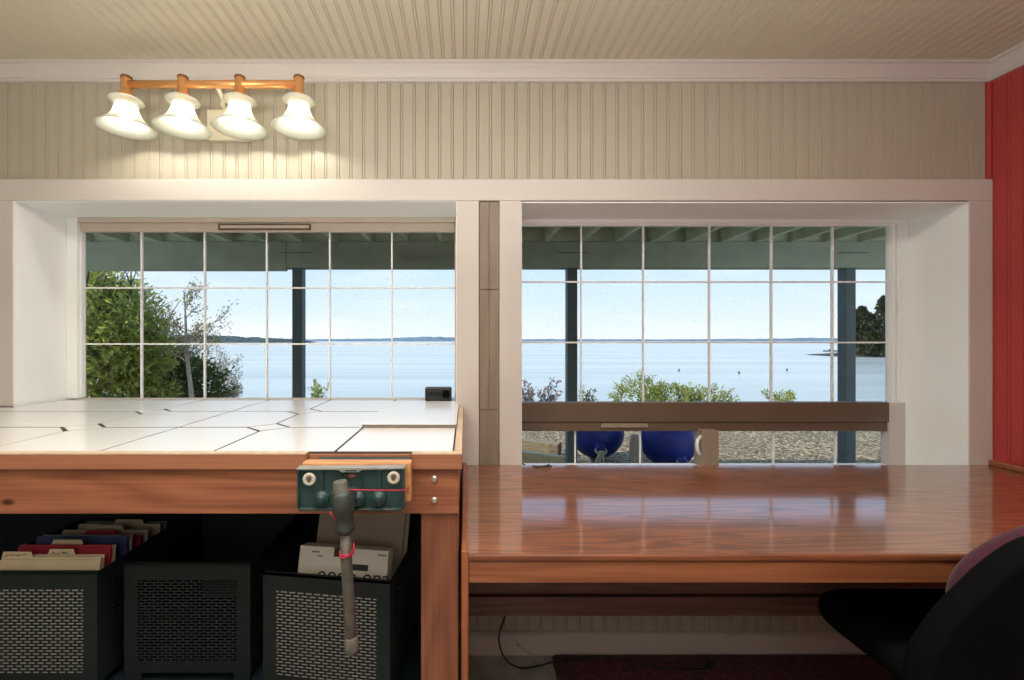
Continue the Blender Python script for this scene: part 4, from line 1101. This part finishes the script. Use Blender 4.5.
# ------------------------------------------------------------------ office chair
def sup(x, p): return math.copysign(abs(x)**p, x)
ch = thing('office_chair', 'black office chair with a maroon backrest pushed under the desk', 'chair', (1.30, -0.68, 0))
def pad(name, mname, parent, outline, fn, th, round_=0.35, rings=7):
    """cushion: outline (closed 2-D) swept through thickness with rounded rim; fn(u, v, w) -> point"""
    cx = sum(p[0] for p in outline)/len(outline); cy = sum(p[1] for p in outline)/len(outline)
    mb = MB(); rs = []
    for i in range(rings*2+1):
        a = -math.pi/2 + math.pi*i/(rings*2)
        wv = math.sin(a)*th/2; inset = (1-math.cos(a))*th*round_
        pts = []
        for x, y in outline:
            dx, dy = x-cx, y-cy; ln = math.hypot(dx, dy); k = max(0.0, ln-inset)/ln
            pts.append(fn(cx+dx*k, cy+dy*k, wv))
        rs.append(mb.ring(pts))
    for a, b in zip(rs, rs[1:]): mb.bridge(a, b)
    for rr, flip in ((rs[0], True), (rs[-1], False)):
        c0 = mb.bm.verts.new(sum((v_.co for v_ in rr), Vector())/len(rr)); n = len(rr)
        for i in range(n):
            f = mb.bm.faces.new((rr[i], rr[(i+1) % n], c0)); f.smooth = True
    return mb.build(name, M[mname], parent)
def superell(cx, cy, a, b, p, n=64): return [(cx + a*sup(math.cos(2*math.pi*k/n), p), cy + b*sup(math.sin(2*math.pi*k/n), p)) for k in range(n)]
# seat: front edge toward the window wall
SZ = 0.50
pad('seat', 'seat_black', ch, superell(1.315, -0.655, 0.300, 0.245, 0.34), lambda u, v_, w_: Vector((u, v_, SZ-.035+w_ - .02*max(0, (v_+.50))*3)), 0.075)
# backrest: cushion and shell behind it
ang = R(-9)
def back_fn(off):
    def fn(u, v_, w_):
        bow = 0.06*((u-1.27)/0.25)**2
        y_ = -0.905 + w_ + off - bow*-0.6 - (v_-.6)*0.10
        return Vector((u, y_, v_))
    return fn
pad('backrest_cushion', 'chair_fabric', ch, superell(1.28, 0.715, 0.285, 0.197, 1.0), back_fn(0.015), 0.07)
half = [(1.27, .915), (1.115, .902), (1.032, .870), (.986, .820), (.957, .772), (.932, .725), (.910, .67), (.892, .60), (.900, .50), (.95, .435), (1.1, .415), (1.27, .412)]
half = [Vector(p).to_3d() for p in half]
full = half + [Vector((2.54-p.x, p.y, 0)) for p in half[-2:0:-1]]
shell = [(p.x, p.y) for p in smooth_pts(full + [full[0]], 4)[:-1]]
pad('backrest_shell', 'chair_black', ch, shell, back_fn(-0.050), 0.05)
mb = MB(); mb.tube(smooth_pts([Vector((1.25, -.985, .66)), Vector((1.25, -.985, .52)), Vector((1.25, -.95, .44)), Vector((1.27, -.85, .415)), Vector((1.30, -.68, .415))]), .022, 8); mb.build('back_support', M['chair_black'], ch)
mb = MB(); mb.lathe([(.028, .12), (.028, .28), (.02, .28), (.02, .42), (.09, .425), (.09, .435)], Matrix.Translation((1.30, -.68, 0)), 20, (True, True)); mb.build('gas_column', M['chair_black'], ch)
for k in range(5):
    a = R(72*k+20); dv = Vector((math.cos(a), math.sin(a), 0)); c0 = Vector((1.30, -.68, 0))
    mb = MB(); mb.tube([c0 + Vector((0,0,.115)), c0 + dv*.15 + Vector((0,0,.105)), c0 + dv*.28 + Vector((0,0,.075))], [.028, .022, .016], 10); lg = mb.build('base_leg', M['chair_black'], ch)
    mb = MB(); cc = c0 + dv*.285; pv = Vector((-dv.y, dv.x, 0)); mb.tube([cc + Vector((0,0,.037)) - pv*.022, cc + Vector((0,0,.037)) + pv*.022], .025, 14); mb.tube([cc + Vector((0,0,.04)), cc + Vector((0,0,.085))], .008, 8); mb.build('caster', M['black'], lg)

# ------------------------------------------------------------------ wall light
FD = 1.66; fy = FD - CD
sxs = [FX(x, FD) for x in (126.5, 183, 240, 299)]
zbar = FZ(84.5, FD)
vl = thing('wall_light', 'copper bar wall light with four glowing frosted bell shades above the left window', 'light', (sum(sxs)/4, YW, zbar))
mb = MB(); mb.box(FX(208, 1.79), FX(251, 1.79), YW-.022, YW, FZ(141, 1.79), FZ(110.5, 1.79)); mb.build('wall_plate', M['almond'], vl, bev=.003)
mb = MB(); xa = FX(229, 1.78); mb.tube(smooth_pts([Vector((xa, YW-.02, FZ(112, 1.78))), Vector((xa-.004, YW-.06, FZ(106, 1.75))), Vector((FX(219, FD), fy+.03, FZ(95, FD))), Vector((FX(216, FD), fy, zbar))]), .0085, 10); mb.build('arm', M['almond'], vl)
mb = MB(); mb.tube([Vector((sxs[0], fy, zbar)), Vector((sxs[3], fy, zbar))], .0145, 16); mb.build('bar', M['copper'], vl)
for X in sxs:
    T = Matrix.Translation((X, fy, 0))
    mb = MB(); zt0 = FZ(77.5, FD)
    mb.lathe([(.0165, zt0), (.018, zt0-.004), (.018, zt0-.056), (.024, zt0-.060), (.0245, zt0-.078), (.020, zt0-.082)], T, 20, (True, True)); sk = mb.build('socket', M['copper'], vl)
    mb = MB(); mb.lathe([(.0130, zt0+.006), (.0185, zt0+.003), (.0195, zt0-.001), (.0185, zt0-.006)], T, 20, (True, True)); mb.build('finial', M['copper_dark'], sk)
    z0 = zt0 - .079
    prof = [(.022, z0-.002), (.046, z0-.001), (.054, z0-.004), (.057, z0-.008), (.053, z0-.012), (.041, z0-.016), (.036, z0-.022), (.0375, z0-.034), (.043, z0-.050), (.051, z0-.066), (.062, z0-.080), (.076, z0-.093), (.088, z0-.102), (.0945, z0-.108), (.093, z0-.110), (.086, z0-.1045), (.074, z0-.0955), (.060, z0-.0825), (.049, z0-.0675), (.041, z0-.0510), (.0357, z0-.034), (.0345, z0-.022)]
    mb = MB(); mb.lathe(prof, T, 40); mb.build('shade', M['shade'], vl)
    mb = MB(); mb.ball((X, fy, z0-.058), .021, 10, (1, 1, 1.25)); mb.build('bulb', M['bulb'], vl)
    mb = MB(); mb.tube([Vector((X, fy, z0-.001)), Vector((X, fy, z0-.036))], .013, 12); mb.build('bulb_base', M['almond'], vl)
